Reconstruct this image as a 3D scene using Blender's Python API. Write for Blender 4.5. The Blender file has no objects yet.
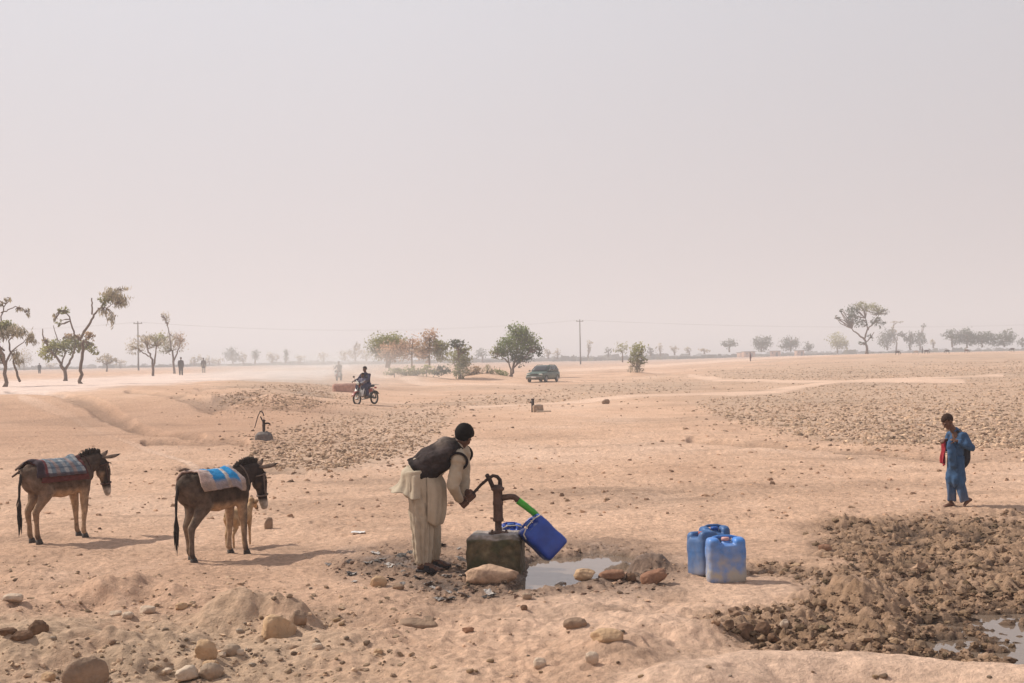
import bpy, math, random
import numpy as np
from mathutils import Vector, Matrix
from mathutils.bvhtree import BVHTree
random.seed(7); RNG = np.random.default_rng(7)
scene = bpy.context.scene
COL = scene.collection
PI = math.pi
R = math.radians

# ------------------------------------------------------------------ camera
FOC = 1400.0; CAMZ = 2.1; HOR = 358.0; ROLL = 0.0185
cam_d = bpy.data.cameras.new('camera'); cam = bpy.data.objects.new('camera', cam_d); COL.objects.link(cam)
cam_d.lens = FOC / 1024 * 36; cam_d.sensor_width = 36; cam_d.clip_start = 0.1; cam_d.clip_end = 30000
pit = math.atan((HOR - 341.5) / FOC); rol = math.atan(ROLL)
M0 = Matrix.Rotation(PI / 2 + pit, 4, 'X') @ Matrix.Rotation(-rol, 4, 'Z')
cam.matrix_world = Matrix.Translation((0, 0, CAMZ)) @ M0
scene.camera = cam
CR = M0.to_3x3() @ Vector((1, 0, 0)); CU = M0.to_3x3() @ Vector((0, 1, 0)); CF = M0.to_3x3() @ Vector((0, 0, -1))

def ray(px, py):
    return CR * (px - 512) + CU * (341.5 - py) + CF * FOC
def at(px, py, Y):
    d = ray(px, py); t = Y / d.y
    return Vector((d.x * t, Y, CAMZ + d.z * t))
def uv(x, y):
    y = np.asarray(y, float); x = np.asarray(x, float)
    yy = np.maximum(y, 0.5)
    u = 512 + x / yy * FOC
    v = HOR - ROLL * (u - 512) + CAMZ * FOC / yy
    u = u - ROLL * (CAMZ * FOC / yy)          # roll moves ground points slightly sideways
    u = np.where(y < 0.5, -9999, u)
    return u, v

# ------------------------------------------------------------------ noise
def _hash(ix, iy, seed):
    h = (ix.astype(np.int64) * 374761393 + iy.astype(np.int64) * 668265263 + seed * 974634777) & 0x7fffffff
    h = ((h ^ (h >> 13)) * 1274126177) & 0x7fffffff
    return (h ^ (h >> 16)) & 0xffff
def noise(x, y, seed=0):
    x = np.asarray(x, float); y = np.asarray(y, float)
    ix = np.floor(x); iy = np.floor(y); fx = x - ix; fy = y - iy
    sx = fx * fx * fx * (fx * (fx * 6 - 15) + 10); sy = fy * fy * fy * (fy * (fy * 6 - 15) + 10)
    def g(dx, dy):
        a = _hash(ix + dx, iy + dy, seed) * (2 * PI / 65536)
        return np.cos(a) * (fx - dx) + np.sin(a) * (fy - dy)
    a = g(0, 0); b = g(1, 0); c = g(0, 1); d = g(1, 1)
    return ((a + (b - a) * sx) + ((c + (d - c) * sx) - (a + (b - a) * sx)) * sy) * 1.5
def fbm(x, y, n=4, seed=0, gain=.5):
    s = 0; a = 1; t = 0
    for k in range(n):
        s = s + a * noise(x * 2 ** k, y * 2 ** k, seed + k * 17); t += a; a *= gain
    return s / t
def S(a, b, x):
    t = np.clip((np.asarray(x, float) - a) / (b - a), 0, 1)
    return t * t * (3 - 2 * t)

# ------------------------------------------------------------------ regions (world positions, given through the ground mapping)
def inpoly(u, v, poly):
    u = np.asarray(u, float); v = np.asarray(v, float)
    r = np.zeros(u.shape, bool); n = len(poly)
    for i in range(n):
        x1, y1 = poly[i]; x2, y2 = poly[(i + 1) % n]
        if y1 == y2: continue
        c = ((y1 > v) != (y2 > v)) & (u < (x2 - x1) * (v - y1) / (y2 - y1) + x1)
        r ^= c
    return r
def polydist(u, v, poly, ys=2.2):
    u = np.asarray(u, float); v = np.asarray(v, float) * ys
    d = np.full(u.shape, 1e9); n = len(poly)
    for i in range(n):
        x1, y1 = poly[i]; x2, y2 = poly[(i + 1) % n]; y1 = y1 * ys; y2 = y2 * ys
        dx, dy = x2 - x1, y2 - y1
        t = np.clip(((u - x1) * dx + (v - y1) * dy) / (dx * dx + dy * dy + 1e-9), 0, 1)
        d = np.minimum(d, np.hypot(u - x1 - t * dx, v - y1 - t * dy))
    return d
def pmask(u, v, poly, soft=12, wob=None):
    d = polydist(u, v, poly); s = np.where(inpoly(u, v, poly), d, -d)
    if wob is not None: s = s + wob
    return S(-soft, soft, s)
def gw(px, py):
    d = ray(px, py); t = -CAMZ / d.z
    return d.x * t, d.y * t
P_MUD = [(800, 532), (850, 518), (940, 514), (1100, 508), (1250, 560), (1250, 700), (1040, 676), (900, 662), (760, 652), (715, 640), (690, 618), (790, 600), (800, 582), (752, 574), (745, 562), (830, 560)]
P_WETSPOT = [(325, 560), (400, 545), (470, 548), (520, 545), (640, 545), (680, 570), (660, 590), (560, 596), (440, 600), (390, 585), (330, 575)]
P_PUDDLE = [(524, 556), (556, 550), (590, 547), (632, 552), (628, 566), (600, 572), (585, 578), (560, 582), (530, 586), (505, 584), (514, 568)]
P_ROAD = [(-400, 398), (-100, 395), (0, 389), (120, 383), (220, 377), (300, 367), (330, 363), (352, 364), (350, 372), (318, 384), (230, 391), (140, 399), (60, 409), (0, 413), (-100, 418), (-400, 425)]
P_CLODL = [(265, 432), (330, 418), (400, 412), (455, 412), (440, 432), (405, 455), (330, 470), (262, 468), (245, 455)]
P_CLODR = [(690, 402), (760, 392), (840, 384), (930, 376), (1024, 366), (1250, 358), (1250, 470), (1024, 450), (940, 444), (860, 446), (800, 436), (720, 418)]
P_CLODR2 = [(700, 372), (800, 368), (1024, 360), (1200, 356), (1200, 366), (1024, 372), (860, 380), (780, 381), (720, 381)]
P_CLODM = [(385, 408), (450, 398), (540, 392), (590, 384), (660, 377), (705, 381), (690, 392), (640, 396), (560, 402), (470, 409)]
P_CLODB = [(215, 398), (270, 385), (330, 384), (340, 402), (300, 410), (240, 406)]
PATHS = [[(470, 409), (560, 403), (640, 397), (760, 392), (845, 383), (1000, 378)], [(690, 377), (720, 381), (780, 383), (880, 383), (960, 383)], [(560, 371), (640, 367), (740, 363), (830, 360)], [(255, 375), (330, 371), (420, 384), (520, 385)], [(200, 470), (120, 440), (70, 424), (20, 418)]]

DITCH = [[(10, 407), (80, 417), (150, 432), (195, 436)], [(145, 442), (240, 442)], [(180, 470), (235, 468), (300, 472)], [(345, 494), (420, 497), (560, 500)], [(560, 521), (640, 527), (700, 520)], [(745, 500), (860, 503)], [(130, 408), (210, 418), (265, 410)], [(690, 441), (800, 449), (940, 458)], [(200, 404), (260, 400), (330, 404)]]
FLAT = []      # (x, y, radius): calmer ground where things stand
for p, r in [((435, 572), .6), ((60, 541), .7), ((215, 558), .7), ((957, 507), .5), ((714, 583), .6), ((496, 572), .5), ((545, 565), .35), ((245, 550), .5), ((511, 556), .3)]:
    x, y = gw(*p); FLAT.append((x, y, r))
MOUNDS = []
for px, py, h, r in [(262, 618, .115, .44), (290, 624, .07, .26), (228, 622, .08, .25), (130, 596, .13, .5), (75, 600, .06, .4), (150, 655, .10, .6), (40, 655, .12, .6), (45, 580, .06, .5),
                     (600, 650, .06, .5), (860, 601, .12, .42), (648, 566, .09, .26), (420, 617, .06, .22), (740, 628, .05, .3), (640, 632, .05, .5), (330, 640, .04, .5), (190, 600, .05, .4), (935, 590, .07, .3), (10, 610, .05, .4), (700, 640, .06, .3), (375, 600, .04, .3)]:
    x, y = gw(px, py); MOUNDS.append((x, y, h, r))
BUND = [gw(*p) for p in [(690, 690), (752, 676), (850, 676), (940, 684), (1040, 694), (1200, 708)]]
def segdist(x, y, pts):
    d = np.full(np.shape(x), 1e9)
    for (x1, y1), (x2, y2) in zip(pts[:-1], pts[1:]):
        dx, dy = x2 - x1, y2 - y1
        t = np.clip(((x - x1) * dx + (y - y1) * dy) / (dx * dx + dy * dy), 0, 1)
        d = np.minimum(d, np.hypot(x - x1 - t * dx, y - y1 - t * dy))
    return d
PUDC = gw(572, 567)
def regions(x, y):
    x = np.asarray(x, float); y = np.asarray(y, float)
    u, v = uv(x, y)
    w = 14 * fbm(x * .9, y * .9, 3, 5)
    near = (y > 5) & (y < 34) & (u > -600) & (u < 1500)
    far = (y > 25) & (y < 600) & (u > -900) & (u < 1800)
    out = {k: np.zeros(x.shape) for k in ('mud', 'wet', 'puddle', 'road', 'clod', 'path', 'ditch', 'bund')}
    if near.any():
        un, vn, wn = u[near], v[near], w[near]
        out['mud'][near] = pmask(un, vn, P_MUD, 26, wn * 2.2)
        out['wet'][near] = pmask(un, vn, P_WETSPOT, 34, wn * 2.0)
        out['bund'][near] = 1 - S(.15, .75, segdist(x[near], y[near], BUND) + .12 * fbm(x[near] * 2, y[near] * 2, 2, 61))
        out['puddle'][near] = pmask(un, vn, P_PUDDLE, 6, wn * 1.0 + 9 * fbm(x[near] * 4.3, y[near] * 4.3, 3, 6))
    if far.any():
        uf, vf = u[far], v[far]; wf = w[far] * .5
        out['road'][far] = pmask(uf, vf, P_ROAD, 9, wf)
        c = np.zeros(uf.shape)
        for P in (P_CLODL, P_CLODR, P_CLODR2, P_CLODM, P_CLODB): c = np.maximum(c, pmask(uf, vf, P, 10, wf * 1.2))
        p = np.zeros(uf.shape)
        for L in PATHS: p = np.maximum(p, 1 - S(1.6, 5, np.minimum.reduce([segdist(uf, vf * 2.2, [(a, b * 2.2) for a, b in L])])))
        dd = np.full(uf.shape, 1e9)
        for L in DITCH: dd = np.minimum(dd, segdist(uf, vf * 2.2 + wf * .5, [(a, b * 2.2) for a, b in L]))
        out['ditch'][far] = 1 - S(2, 9, dd)
        out['path'][far] = p; out['clod'][far] = c * (1 - p * .8)
    return u, v, out
def height(x, y, reg=None, detail=True):
    x = np.asarray(x, float); y = np.asarray(y, float)
    u, v, m = regions(x, y) if reg is None else reg
    r = np.hypot(x, y)
    z = .80 * S(45, 60, y) * S(430, 230, u) + 1.45 * S(60, 260, y) * S(600, 900, u) * (1 - .5 * S(300, 900, y))
    z = z + .25 * S(90, 300, y) * S(600, 430, u) * S(230, 430, u)
    z = z + .10 * fbm(x / 9, y / 9, 3, 11) * S(4, 14, r) * (1 + 1.2 * S(28, 60, y)) 
    z = z - (.06 * S(12, 20, y) + .16 * S(22, 40, y)) * m['ditch']
    z = z + .55 * np.exp(-((x + 9.2) / 3.0) ** 2 - ((y - 134) / 3.2) ** 2) + .6 * np.exp(-((x + 2.7) / 2.6) ** 2 - ((y - 138) / 3.0) ** 2) + .3 * np.exp(-((x - 13.3) / 1.8) ** 2 - ((y - 150) / 2.5) ** 2)
    calm = np.ones(x.shape)
    for fx, fy, fr in FLAT:
        calm *= 1 - .85 * np.exp(-(((x - fx) ** 2 + (y - fy) ** 2) / fr ** 2) ** 2)
    near = (r < 45)
    if near.any():
        xn, yn = x[near], y[near]; zn = np.zeros(xn.shape)
        rough = (1 + 1.3 * S(13.2, 11, yn)) * (1 - .75 * m['bund'][near])
        zn += (.055 * fbm(xn / 1.7, yn / 1.7, 3, 23) * rough + .022 * fbm(xn / .42, yn / .42, 3, 31) * rough) * calm[near]
        wx = xn + .05 * noise(xn * 6, yn * 6, 71); wy = yn + .05 * noise(xn * 6, yn * 6, 72)
        zn += (.012 * np.abs(noise(wx / .16, wy / .16, 41)) + .007 * noise(xn / .085, yn / .085, 42)) * rough
        zn -= .024 * S(.42, .72, noise(xn / .21, yn / .24, 43)) * S(.0, .3, noise(xn / 1.9, yn / 1.9, 44) + .15) * calm[near]
        for mx, my, h, rr in MOUNDS:
            d2 = ((xn - mx) ** 2 + (yn - my) ** 2) / rr ** 2
            q = d2 < 6
            if q.any():
                dd = np.sqrt(d2[q]) * (1 + .35 * noise(xn[q] * 3.1, yn[q] * 3.1, 55))
                zn[q] += 1.45 * h * (1 - S(.15, 1.35, dd)) * (1 + .35 * fbm(xn[q] * 5, yn[q] * 5, 2, 57))
        d = segdist(xn, yn, BUND) + .10 * fbm(xn * 2, yn * 2, 2, 61)
        zn += .145 * (1 - S(.05, .50, d))
        mud = m['mud'][near]; wet = m['wet'][near]; pud = m['puddle'][near]
        bil = np.abs(noise(wx / .17, wy / .17, 81)); bil2 = np.abs(noise(wx / .075, wy / .075, 83)); bl3 = noise(wx / .33, wy / .33, 87)
        basin = S(850, 930, u[near]) * S(588, 622, v[near])
        zn += mud * (-.075 - .10 * basin + .085 * bil + .045 * bil2 + .05 * bl3 + .06 * fbm(xn / .9, yn / .9, 2, 85))
        zn += wet * (1 - pud) * (.035 * bil2 + .035 * bil + .03 * bl3) - wet * .02
        zn += pud * (.06 * S(.45, .8, noise(xn / .30 + 3, yn / .45, 91)) + .02 * bil2) * S(.3, .8, pud)
        zn = zn - pud * .085
        z[near] += zn
    return z
def H(x, y):
    return float(height(np.array([x], float), np.array([y], float))[0])
def G(px, py):
    """where the line of sight through a photo point meets the ground"""
    d = ray(px, py); z = 0.0
    for _ in range(12):
        t = (z - CAMZ) / d.z; x, y = d.x * t, d.y * t
        z = .5 * z + .5 * H(x, y)
    return Vector((x, y, H(x, y)))
def drop(px, Y):
    """on the ground at distance Y in the direction of photo column px"""
    u = (px - 512) / FOC
    x = u * Y
    for _ in range(3):
        z = H(x, Y); x = u * Y + ROLL * (CAMZ - z)
    return Vector((x, Y, H(x, Y)))

# ------------------------------------------------------------------ materials
def nd(nt, t, **kw):
    n = nt.nodes.new(t)
    for k, val in kw.items():
        if k.startswith('i_'):
            key = k[2:]
            n.inputs[int(key) if key.isdigit() else key].default_value = val
        else: setattr(n, k, val)
    return n
def mat(name, col, rough=.7, nscale=8, namt=.25, bump=.0, bscale=None, attr=False, metal=0, spec=.3, dust=0, dustcol=(.42, .28, .19), dz=(0, .3), trans=0, fine=0):
    m = bpy.data.materials.new(name); m.use_nodes = True; nt = m.node_tree; L = nt.links
    b = nt.nodes['Principled BSDF']; b.inputs['Roughness'].default_value = rough; b.inputs['Metallic'].default_value = metal
    b.inputs['Specular IOR Level'].default_value = spec
    tc = nd(nt, 'ShaderNodeTexCoord')
    no = nd(nt, 'ShaderNodeTexNoise'); no.inputs['Scale'].default_value = nscale; no.inputs['Detail'].default_value = 5; no.inputs['Roughness'].default_value = .6
    L.new(tc.outputs['Object'], no.inputs['Vector'])
    mr = nd(nt, 'ShaderNodeMapRange'); mr.inputs['From Min'].default_value = .3; mr.inputs['From Max'].default_value = .7
    mr.inputs['To Min'].default_value = 1 - namt; mr.inputs['To Max'].default_value = 1 + namt
    L.new(no.outputs['Fac'], mr.inputs['Value'])
    mx = nd(nt, 'ShaderNodeMix', data_type='RGBA', blend_type='MULTIPLY'); mx.inputs['Factor'].default_value = 1
    if attr:
        a = nd(nt, 'ShaderNodeAttribute', attribute_name='Col'); L.new(a.outputs['Color'], mx.inputs['A'])
    else: mx.inputs['A'].default_value = (*col, 1)
    L.new(mr.outputs['Result'], mx.inputs['B'])
    out = mx.outputs['Result']
    if dust:
        sx = nd(nt, 'ShaderNodeSeparateXYZ'); L.new(tc.outputs['Object'], sx.inputs[0])
        m2 = nd(nt, 'ShaderNodeMapRange'); m2.inputs['From Min'].default_value = dz[1]; m2.inputs['From Max'].default_value = dz[0]
        m2.inputs['To Min'].default_value = .12; m2.inputs['To Max'].default_value = 1
        L.new(sx.outputs['Z'], m2.inputs['Value'])
        n2 = nd(nt, 'ShaderNodeTexNoise'); n2.inputs['Scale'].default_value = nscale * .7; n2.inputs['Detail'].default_value = 6
        L.new(tc.outputs['Object'], n2.inputs['Vector'])
        m3 = nd(nt, 'ShaderNodeMapRange'); m3.inputs['From Min'].default_value = .22; m3.inputs['From Max'].default_value = .72; m3.inputs['To Max'].default_value = dust * 1.5
        L.new(n2.outputs['Fac'], m3.inputs['Value'])
        mm = nd(nt, 'ShaderNodeMath', operation='MULTIPLY', use_clamp=True); L.new(m2.outputs[0], mm.inputs[0]); L.new(m3.outputs[0], mm.inputs[1])
        m4 = nd(nt, 'ShaderNodeMix', data_type='RGBA'); L.new(mm.outputs[0], m4.inputs['Factor']); L.new(out, m4.inputs['A']); m4.inputs['B'].default_value = (*dustcol, 1)
        out = m4.outputs['Result']
    L.new(out, b.inputs['Base Color'])
    if bump:
        nb = nd(nt, 'ShaderNodeTexNoise'); nb.inputs['Scale'].default_value = bscale or nscale * 3; nb.inputs['Detail'].default_value = 6
        L.new(tc.outputs['Object'], nb.inputs['Vector'])
        bp = nd(nt, 'ShaderNodeBump'); bp.inputs['Strength'].default_value = 1; bp.inputs['Distance'].default_value = bump
        L.new(nb.outputs['Fac'], bp.inputs['Height']); L.new(bp.outputs[0], b.inputs['Normal'])
    if trans:
        tr = nd(nt, 'ShaderNodeBsdfTranslucent'); L.new(out, tr.inputs['Color'])
        ms = nd(nt, 'ShaderNodeMixShader'); ms.inputs[0].default_value = trans
        L.new(b.outputs[0], ms.inputs[1]); L.new(tr.outputs[0], ms.inputs[2]); L.new(ms.outputs[0], nt.nodes['Material Output'].inputs['Surface'])
    return m

# ------------------------------------------------------------------ mesh building
def vec(p): return Vector(p)
class MB:
    def __init__(s): s.v = []; s.f = []; s.c = None
    def add(s, vs, fs):
        o = len(s.v); s.v.extend([tuple(p) for p in vs]); s.f.extend([tuple(i + o for i in f) for f in fs]); return s
    def tube(s, pts, rad, seg=10, up=(0, 0, 1), round_=True):
        pts = [vec(p) for p in pts]; n = len(pts)
        rad = [(r, r) if not isinstance(r, tuple) else r for r in (rad if isinstance(rad, (list,)) else [rad] * n)]
        if round_:
            t0 = (pts[0] - pts[1]).normalized(); t1 = (pts[-1] - pts[-2]).normalized()
            a, b = [], []
            for k in (80, 55, 28):
                c, sn = math.cos(R(k)), math.sin(R(k))
                a.append((pts[0] + t0 * min(rad[0]) * sn, (rad[0][0] * c, rad[0][1] * c)))
                b.append((pts[-1] + t1 * min(rad[-1]) * sn, (rad[-1][0] * c, rad[-1][1] * c)))
            pts = [p for p, _ in a] + pts + [p for p, _ in b[::-1]]; rad = [r for _, r in a] + rad + [r for _, r in b[::-1]]
            n = len(pts)
        up = vec(up); vs = []; fs = []
        prev = None
        for i in range(n):
            t = (pts[min(i + 1, n - 1)] - pts[max(i - 1, 0)]).normalized()
            if prev is None:
                u = up - t * up.dot(t)
                if u.length < .05: u = Vector((1, 0, 0)) - t * t.x
                if u.length < .05: u = Vector((0, 1, 0)) - t * t.y
            else: u = prev - t * prev.dot(t)
            u.normalize(); prev = u; sd = t.cross(u)
            for k in range(seg):
                a = 2 * PI * k / seg
                vs.append(pts[i] + sd * (math.cos(a) * rad[i][0]) + u * (math.sin(a) * rad[i][1]))
        for i in range(n - 1):
            for k in range(seg):
                k2 = (k + 1) % seg
                fs.append((i * seg + k, i * seg + k2, (i + 1) * seg + k2, (i + 1) * seg + k))
        fs.append(tuple(range(seg))[::-1]); fs.append(tuple((n - 1) * seg + k for k in range(seg)))
        return s.add(vs, fs)
    def ell(s, c, r, rot=None, seg=16, rings=10, e=1.0):
        c = vec(c); r = (r, r, r) if not isinstance(r, (tuple, list)) else r
        rot = rot or Matrix.Identity(3); vs = []; fs = []
        def pw(a): return math.copysign(abs(a) ** e, a)
        for i in range(rings + 1):
            th = PI * i / rings
            for k in range(seg):
                a = 2 * PI * k / seg
                p = Vector((r[0] * pw(math.sin(th)) * pw(math.cos(a)), r[1] * pw(math.sin(th)) * pw(math.sin(a)), r[2] * pw(math.cos(th))))
                vs.append(c + rot @ p)
        for i in range(rings):
            for k in range(seg):
                k2 = (k + 1) % seg
                if i == 0: fs.append((k, (i + 1) * seg + k, (i + 1) * seg + k2))
                elif i == rings - 1: fs.append((i * seg + k, (i + 1) * seg + k, i * seg + k2))
                else: fs.append((i * seg + k, (i + 1) * seg + k, (i + 1) * seg + k2, i * seg + k2))
        return s.add(vs, fs)
    def box(s, c, size, rot=None, bev=0):
        c = vec(c); rot = rot or Matrix.Identity(3); hx, hy, hz = [a / 2 for a in size]
        if not bev:
            vs = [c + rot @ Vector((x * hx, y * hy, z * hz)) for x in (-1, 1) for y in (-1, 1) for z in (-1, 1)]
            return s.add(vs, [(0, 1, 3, 2), (4, 6, 7, 5), (0, 4, 5, 1), (2, 3, 7, 6), (0, 2, 6, 4), (1, 5, 7, 3)])
        b = min(bev, hx * .9, hy * .9, hz * .9); vs = []; fs = []
        prof = [(hz, 1), (hz - b, 0), (-hz + b, 0), (-hz, 1)]
        for z, ins in prof:
            x, y = hx - (b if ins else 0), hy - (b if ins else 0); k = b if not ins else b * .3
            for p in [(x - k, y), (-x + k, y), (-x, y - k), (-x, -y + k), (-x + k, -y), (x - k, -y), (x, -y + k), (x, y - k)]:
                vs.append(c + rot @ Vector((p[0], p[1], z)))
        for i in range(3):
            for k in range(8): fs.append((i * 8 + k, (i + 1) * 8 + k, (i + 1) * 8 + (k + 1) % 8, i * 8 + (k + 1) % 8))
        fs.append(tuple(range(8))); fs.append(tuple(24 + k for k in range(8))[::-1])
        return s.add(vs, fs)
    def grid(s, P, closed=False):
        P = np.asarray(P); m, n = P.shape[:2]
        fs = []
        for i in range(m - 1):
            for k in range(n if closed else n - 1):
                k2 = (k + 1) % n
                fs.append((i * n + k, i * n + k2, (i + 1) * n + k2, (i + 1) * n + k))
        return s.add(P.reshape(-1, 3), fs)
    def lathe(s, prof, c=(0, 0, 0), seg=20, rot=None):
        c = vec(c); rot = rot or Matrix.Identity(3); vs = []; fs = []
        for r, z in prof:
            for k in range(seg):
                a = 2 * PI * k / seg; vs.append(c + rot @ Vector((r * math.cos(a), r * math.sin(a), z)))
        for i in range(len(prof) - 1):
            for k in range(seg):
                k2 = (k + 1) % seg; fs.append((i * seg + k, i * seg + k2, (i + 1) * seg + k2, (i + 1) * seg + k))
        fs.append(tuple(range(seg))[::-1]); fs.append(tuple((len(prof) - 1) * seg + k for k in range(seg)))
        return s.add(vs, fs)
    def remesh(s, voxel, smooth=4, fac=.5):
        me = bpy.data.meshes.new('tmp'); me.from_pydata([tuple(p) for p in s.v], [], s.f); me.update()
        ob = bpy.data.objects.new('tmp', me); COL.objects.link(ob)
        md = ob.modifiers.new('r', 'REMESH'); md.mode = 'VOXEL'; md.voxel_size = voxel
        if smooth:
            sm = ob.modifiers.new('s', 'SMOOTH'); sm.factor = fac; sm.iterations = smooth
        dg = bpy.context.evaluated_depsgraph_get(); ev = ob.evaluated_get(dg); m2 = ev.to_mesh()
        s.v = [tuple(p.co) for p in m2.vertices]; s.f = [tuple(p.vertices) for p in m2.polygons]
        ev.to_mesh_clear(); bpy.data.objects.remove(ob); bpy.data.meshes.remove(me)
        return s
    def solid(s, th):
        me = bpy.data.meshes.new('tmp'); me.from_pydata([tuple(p) for p in s.v], [], s.f); me.update()
        n = [tuple(v.normal) for v in me.vertices]; nv = len(s.v)
        edges = {}
        for f in s.f:
            for a, b in zip(f, f[1:] + f[:1]): edges[(a, b)] = 1
        V = [tuple(p) for p in s.v] + [tuple(p[k] - q[k] * th for k in range(3)) for p, q in zip(s.v, n)]
        F = list(s.f) + [tuple(i + nv for i in f[::-1]) for f in s.f]
        for (a, b) in edges:
            if (b, a) not in edges: F.append((b, a, a + nv, b + nv))
        if s.c is not None: s.c = np.concatenate([s.c, s.c])
        s.v, s.f = V, F; bpy.data.meshes.remove(me); return s
    def arr(s): return np.array(s.v, float)
    def setarr(s, a): s.v = [tuple(p) for p in a]; return s
    def normals(s):
        me = bpy.data.meshes.new('tmp'); me.from_pydata([tuple(p) for p in s.v], [], s.f); me.update()
        n = np.zeros(len(s.v) * 3); me.vertices.foreach_get('normal', n); bpy.data.meshes.remove(me); return n.reshape(-1, 3)
    def disp(s, fn):
        a = s.arr(); n = s.normals(); return s.setarr(a + n * fn(a)[:, None])
    def build(s, name, m, parent=None, smooth=True, col=None):
        me = bpy.data.meshes.new(name); me.from_pydata([tuple(p) for p in s.v], [], s.f); me.update()
        if smooth: me.polygons.foreach_set('use_smooth', [True] * len(me.polygons))
        c = col if col is not None else s.c
        if c is not None:
            at_ = me.color_attributes.new('Col', 'FLOAT_COLOR', 'POINT')
            cc = np.ones((len(me.vertices), 4), np.float32); cc[:, :3] = c; at_.data.foreach_set('color', cc.ravel())
        me.materials.append(m)
        ob = bpy.data.objects.new(name, me); COL.objects.link(ob)
        if parent is not None: ob.parent = parent
        return ob
def tag(o, label=None, cat=None, group=None, kind=None):
    if label: o['label'] = label
    if cat: o['category'] = cat
    if group: o['group'] = group
    if kind: o['kind'] = kind
    return o
def thing(name, label, cat, loc=(0, 0, 0), rotz=0, group=None):
    o = bpy.data.objects.new(name, None); COL.objects.link(o); o.location = loc; o.rotation_euler = (0, 0, rotz); o.empty_display_size = .2
    return tag(o, label, cat, group)
def bigmesh(name, V, F, m, col=None, smooth=True, extra=None):
    """V (n,3), F (k,4) or (k,3) numpy arrays"""
    me = bpy.data.meshes.new(name); k = F.shape[1]
    me.vertices.add(len(V)); me.vertices.foreach_set('co', V.astype(np.float32).ravel())
    me.loops.add(F.size); me.loops.foreach_set('vertex_index', F.astype(np.int32).ravel())
    me.polygons.add(len(F)); me.polygons.foreach_set('loop_start', np.arange(0, F.size, k, dtype=np.int32))
    me.polygons.foreach_set('use_smooth', np.full(len(F), smooth))
    me.update(calc_edges=True)
    if col is not None:
        a = me.color_attributes.new('Col', 'FLOAT_COLOR', 'POINT'); cc = np.ones((len(V), 4), np.float32); cc[:, :col.shape[1]] = col; a.data.foreach_set('color', cc.ravel())
    me.materials.append(m); ob = bpy.data.objects.new(name, me); COL.objects.link(ob); return ob
# ------------------------------------------------------------------ light, sky, haze
SUN_EL, SUN_AZ = R(43), math.atan2(1, -.27)       # the sun stands left of the view and slightly behind the scene
sdir = Vector((-math.cos(SUN_EL) * math.cos(R(20)), math.cos(SUN_EL) * math.sin(R(20)), math.sin(SUN_EL)))
sl = bpy.data.lights.new('sun', 'SUN'); sl.energy = 5.0; sl.angle = R(.6); sl.color = (1.0, .93, .82)
so = bpy.data.objects.new('sun', sl); COL.objects.link(so); so.rotation_euler = sdir.to_track_quat('Z', 'Y').to_euler(); so.location = (-40, 10, 40)
W = bpy.data.worlds.new('World'); scene.world = W; W.use_nodes = True; nt = W.node_tree
bg = nt.nodes['Background']; sk = nd(nt, 'ShaderNodeTexSky', sky_type='NISHITA'); sk.sun_disc = False
sk.sun_elevation = SUN_EL; sk.sun_rotation = math.atan2(sdir.x, sdir.y); sk.dust_density = 6; sk.air_density = 1.2; sk.ozone_density = 1
tc = nd(nt, 'ShaderNodeTexCoord'); sx = nd(nt, 'ShaderNodeSeparateXYZ'); nt.links.new(tc.outputs['Generated'], sx.inputs[0])
rp = nd(nt, 'ShaderNodeValToRGB'); nt.links.new(sx.outputs['Z'], rp.inputs[0])
e = rp.color_ramp.elements; e[0].position = .0; e[0].color = (.82, .74, .76, 1); e[1].position = .25; e[1].color = (.93, .93, 1.0, 1)
n3 = rp.color_ramp.elements.new(.9); n3.color = (.62, .63, .70, 1)
sc10 = nd(nt, 'ShaderNodeMix', data_type='RGBA', blend_type='MULTIPLY'); sc10.inputs['Factor'].default_value = 1; sc10.clamp_result = False
nt.links.new(rp.outputs[0], sc10.inputs['A']); sc10.inputs['B'].default_value = (11.0, 11.0, 11.0, 1)
# a veil of dust over the sky: slightly brighter on the sun's side
mxs = nd(nt, 'ShaderNodeMix', data_type='RGBA'); mxs.inputs['Factor'].default_value = .90; nt.links.new(sk.outputs[0], mxs.inputs['A']); nt.links.new(sc10.outputs['Result'], mxs.inputs['B'])
gx = nd(nt, 'ShaderNodeMapRange'); gx.inputs['From Min'].default_value = -.1; gx.inputs['From Max'].default_value = .5; gx.inputs['To Min'].default_value = 1.05; gx.inputs['To Max'].default_value = .86
nt.links.new(sx.outputs['X'], gx.inputs[0])
mg = nd(nt, 'ShaderNodeMix', data_type='RGBA', blend_type='MULTIPLY'); mg.inputs['Factor'].default_value = 1; nt.links.new(mxs.outputs['Result'], mg.inputs['A']); nt.links.new(gx.outputs[0], mg.inputs['B'])
nt.links.new(mg.outputs['Result'], bg.inputs['Color']); bg.inputs['Strength'].default_value = .068
scene.view_settings.view_transform = 'Standard'; scene.view_settings.look = 'None'; scene.view_settings.exposure = 0; scene.view_settings.gamma = 1
scene.cycles.volume_bounces = 1; scene.cycles.max_bounces = 6; scene.cycles.use_denoising = True
scene.cycles.caustics_reflective = False; scene.cycles.caustics_refractive = False

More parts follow.
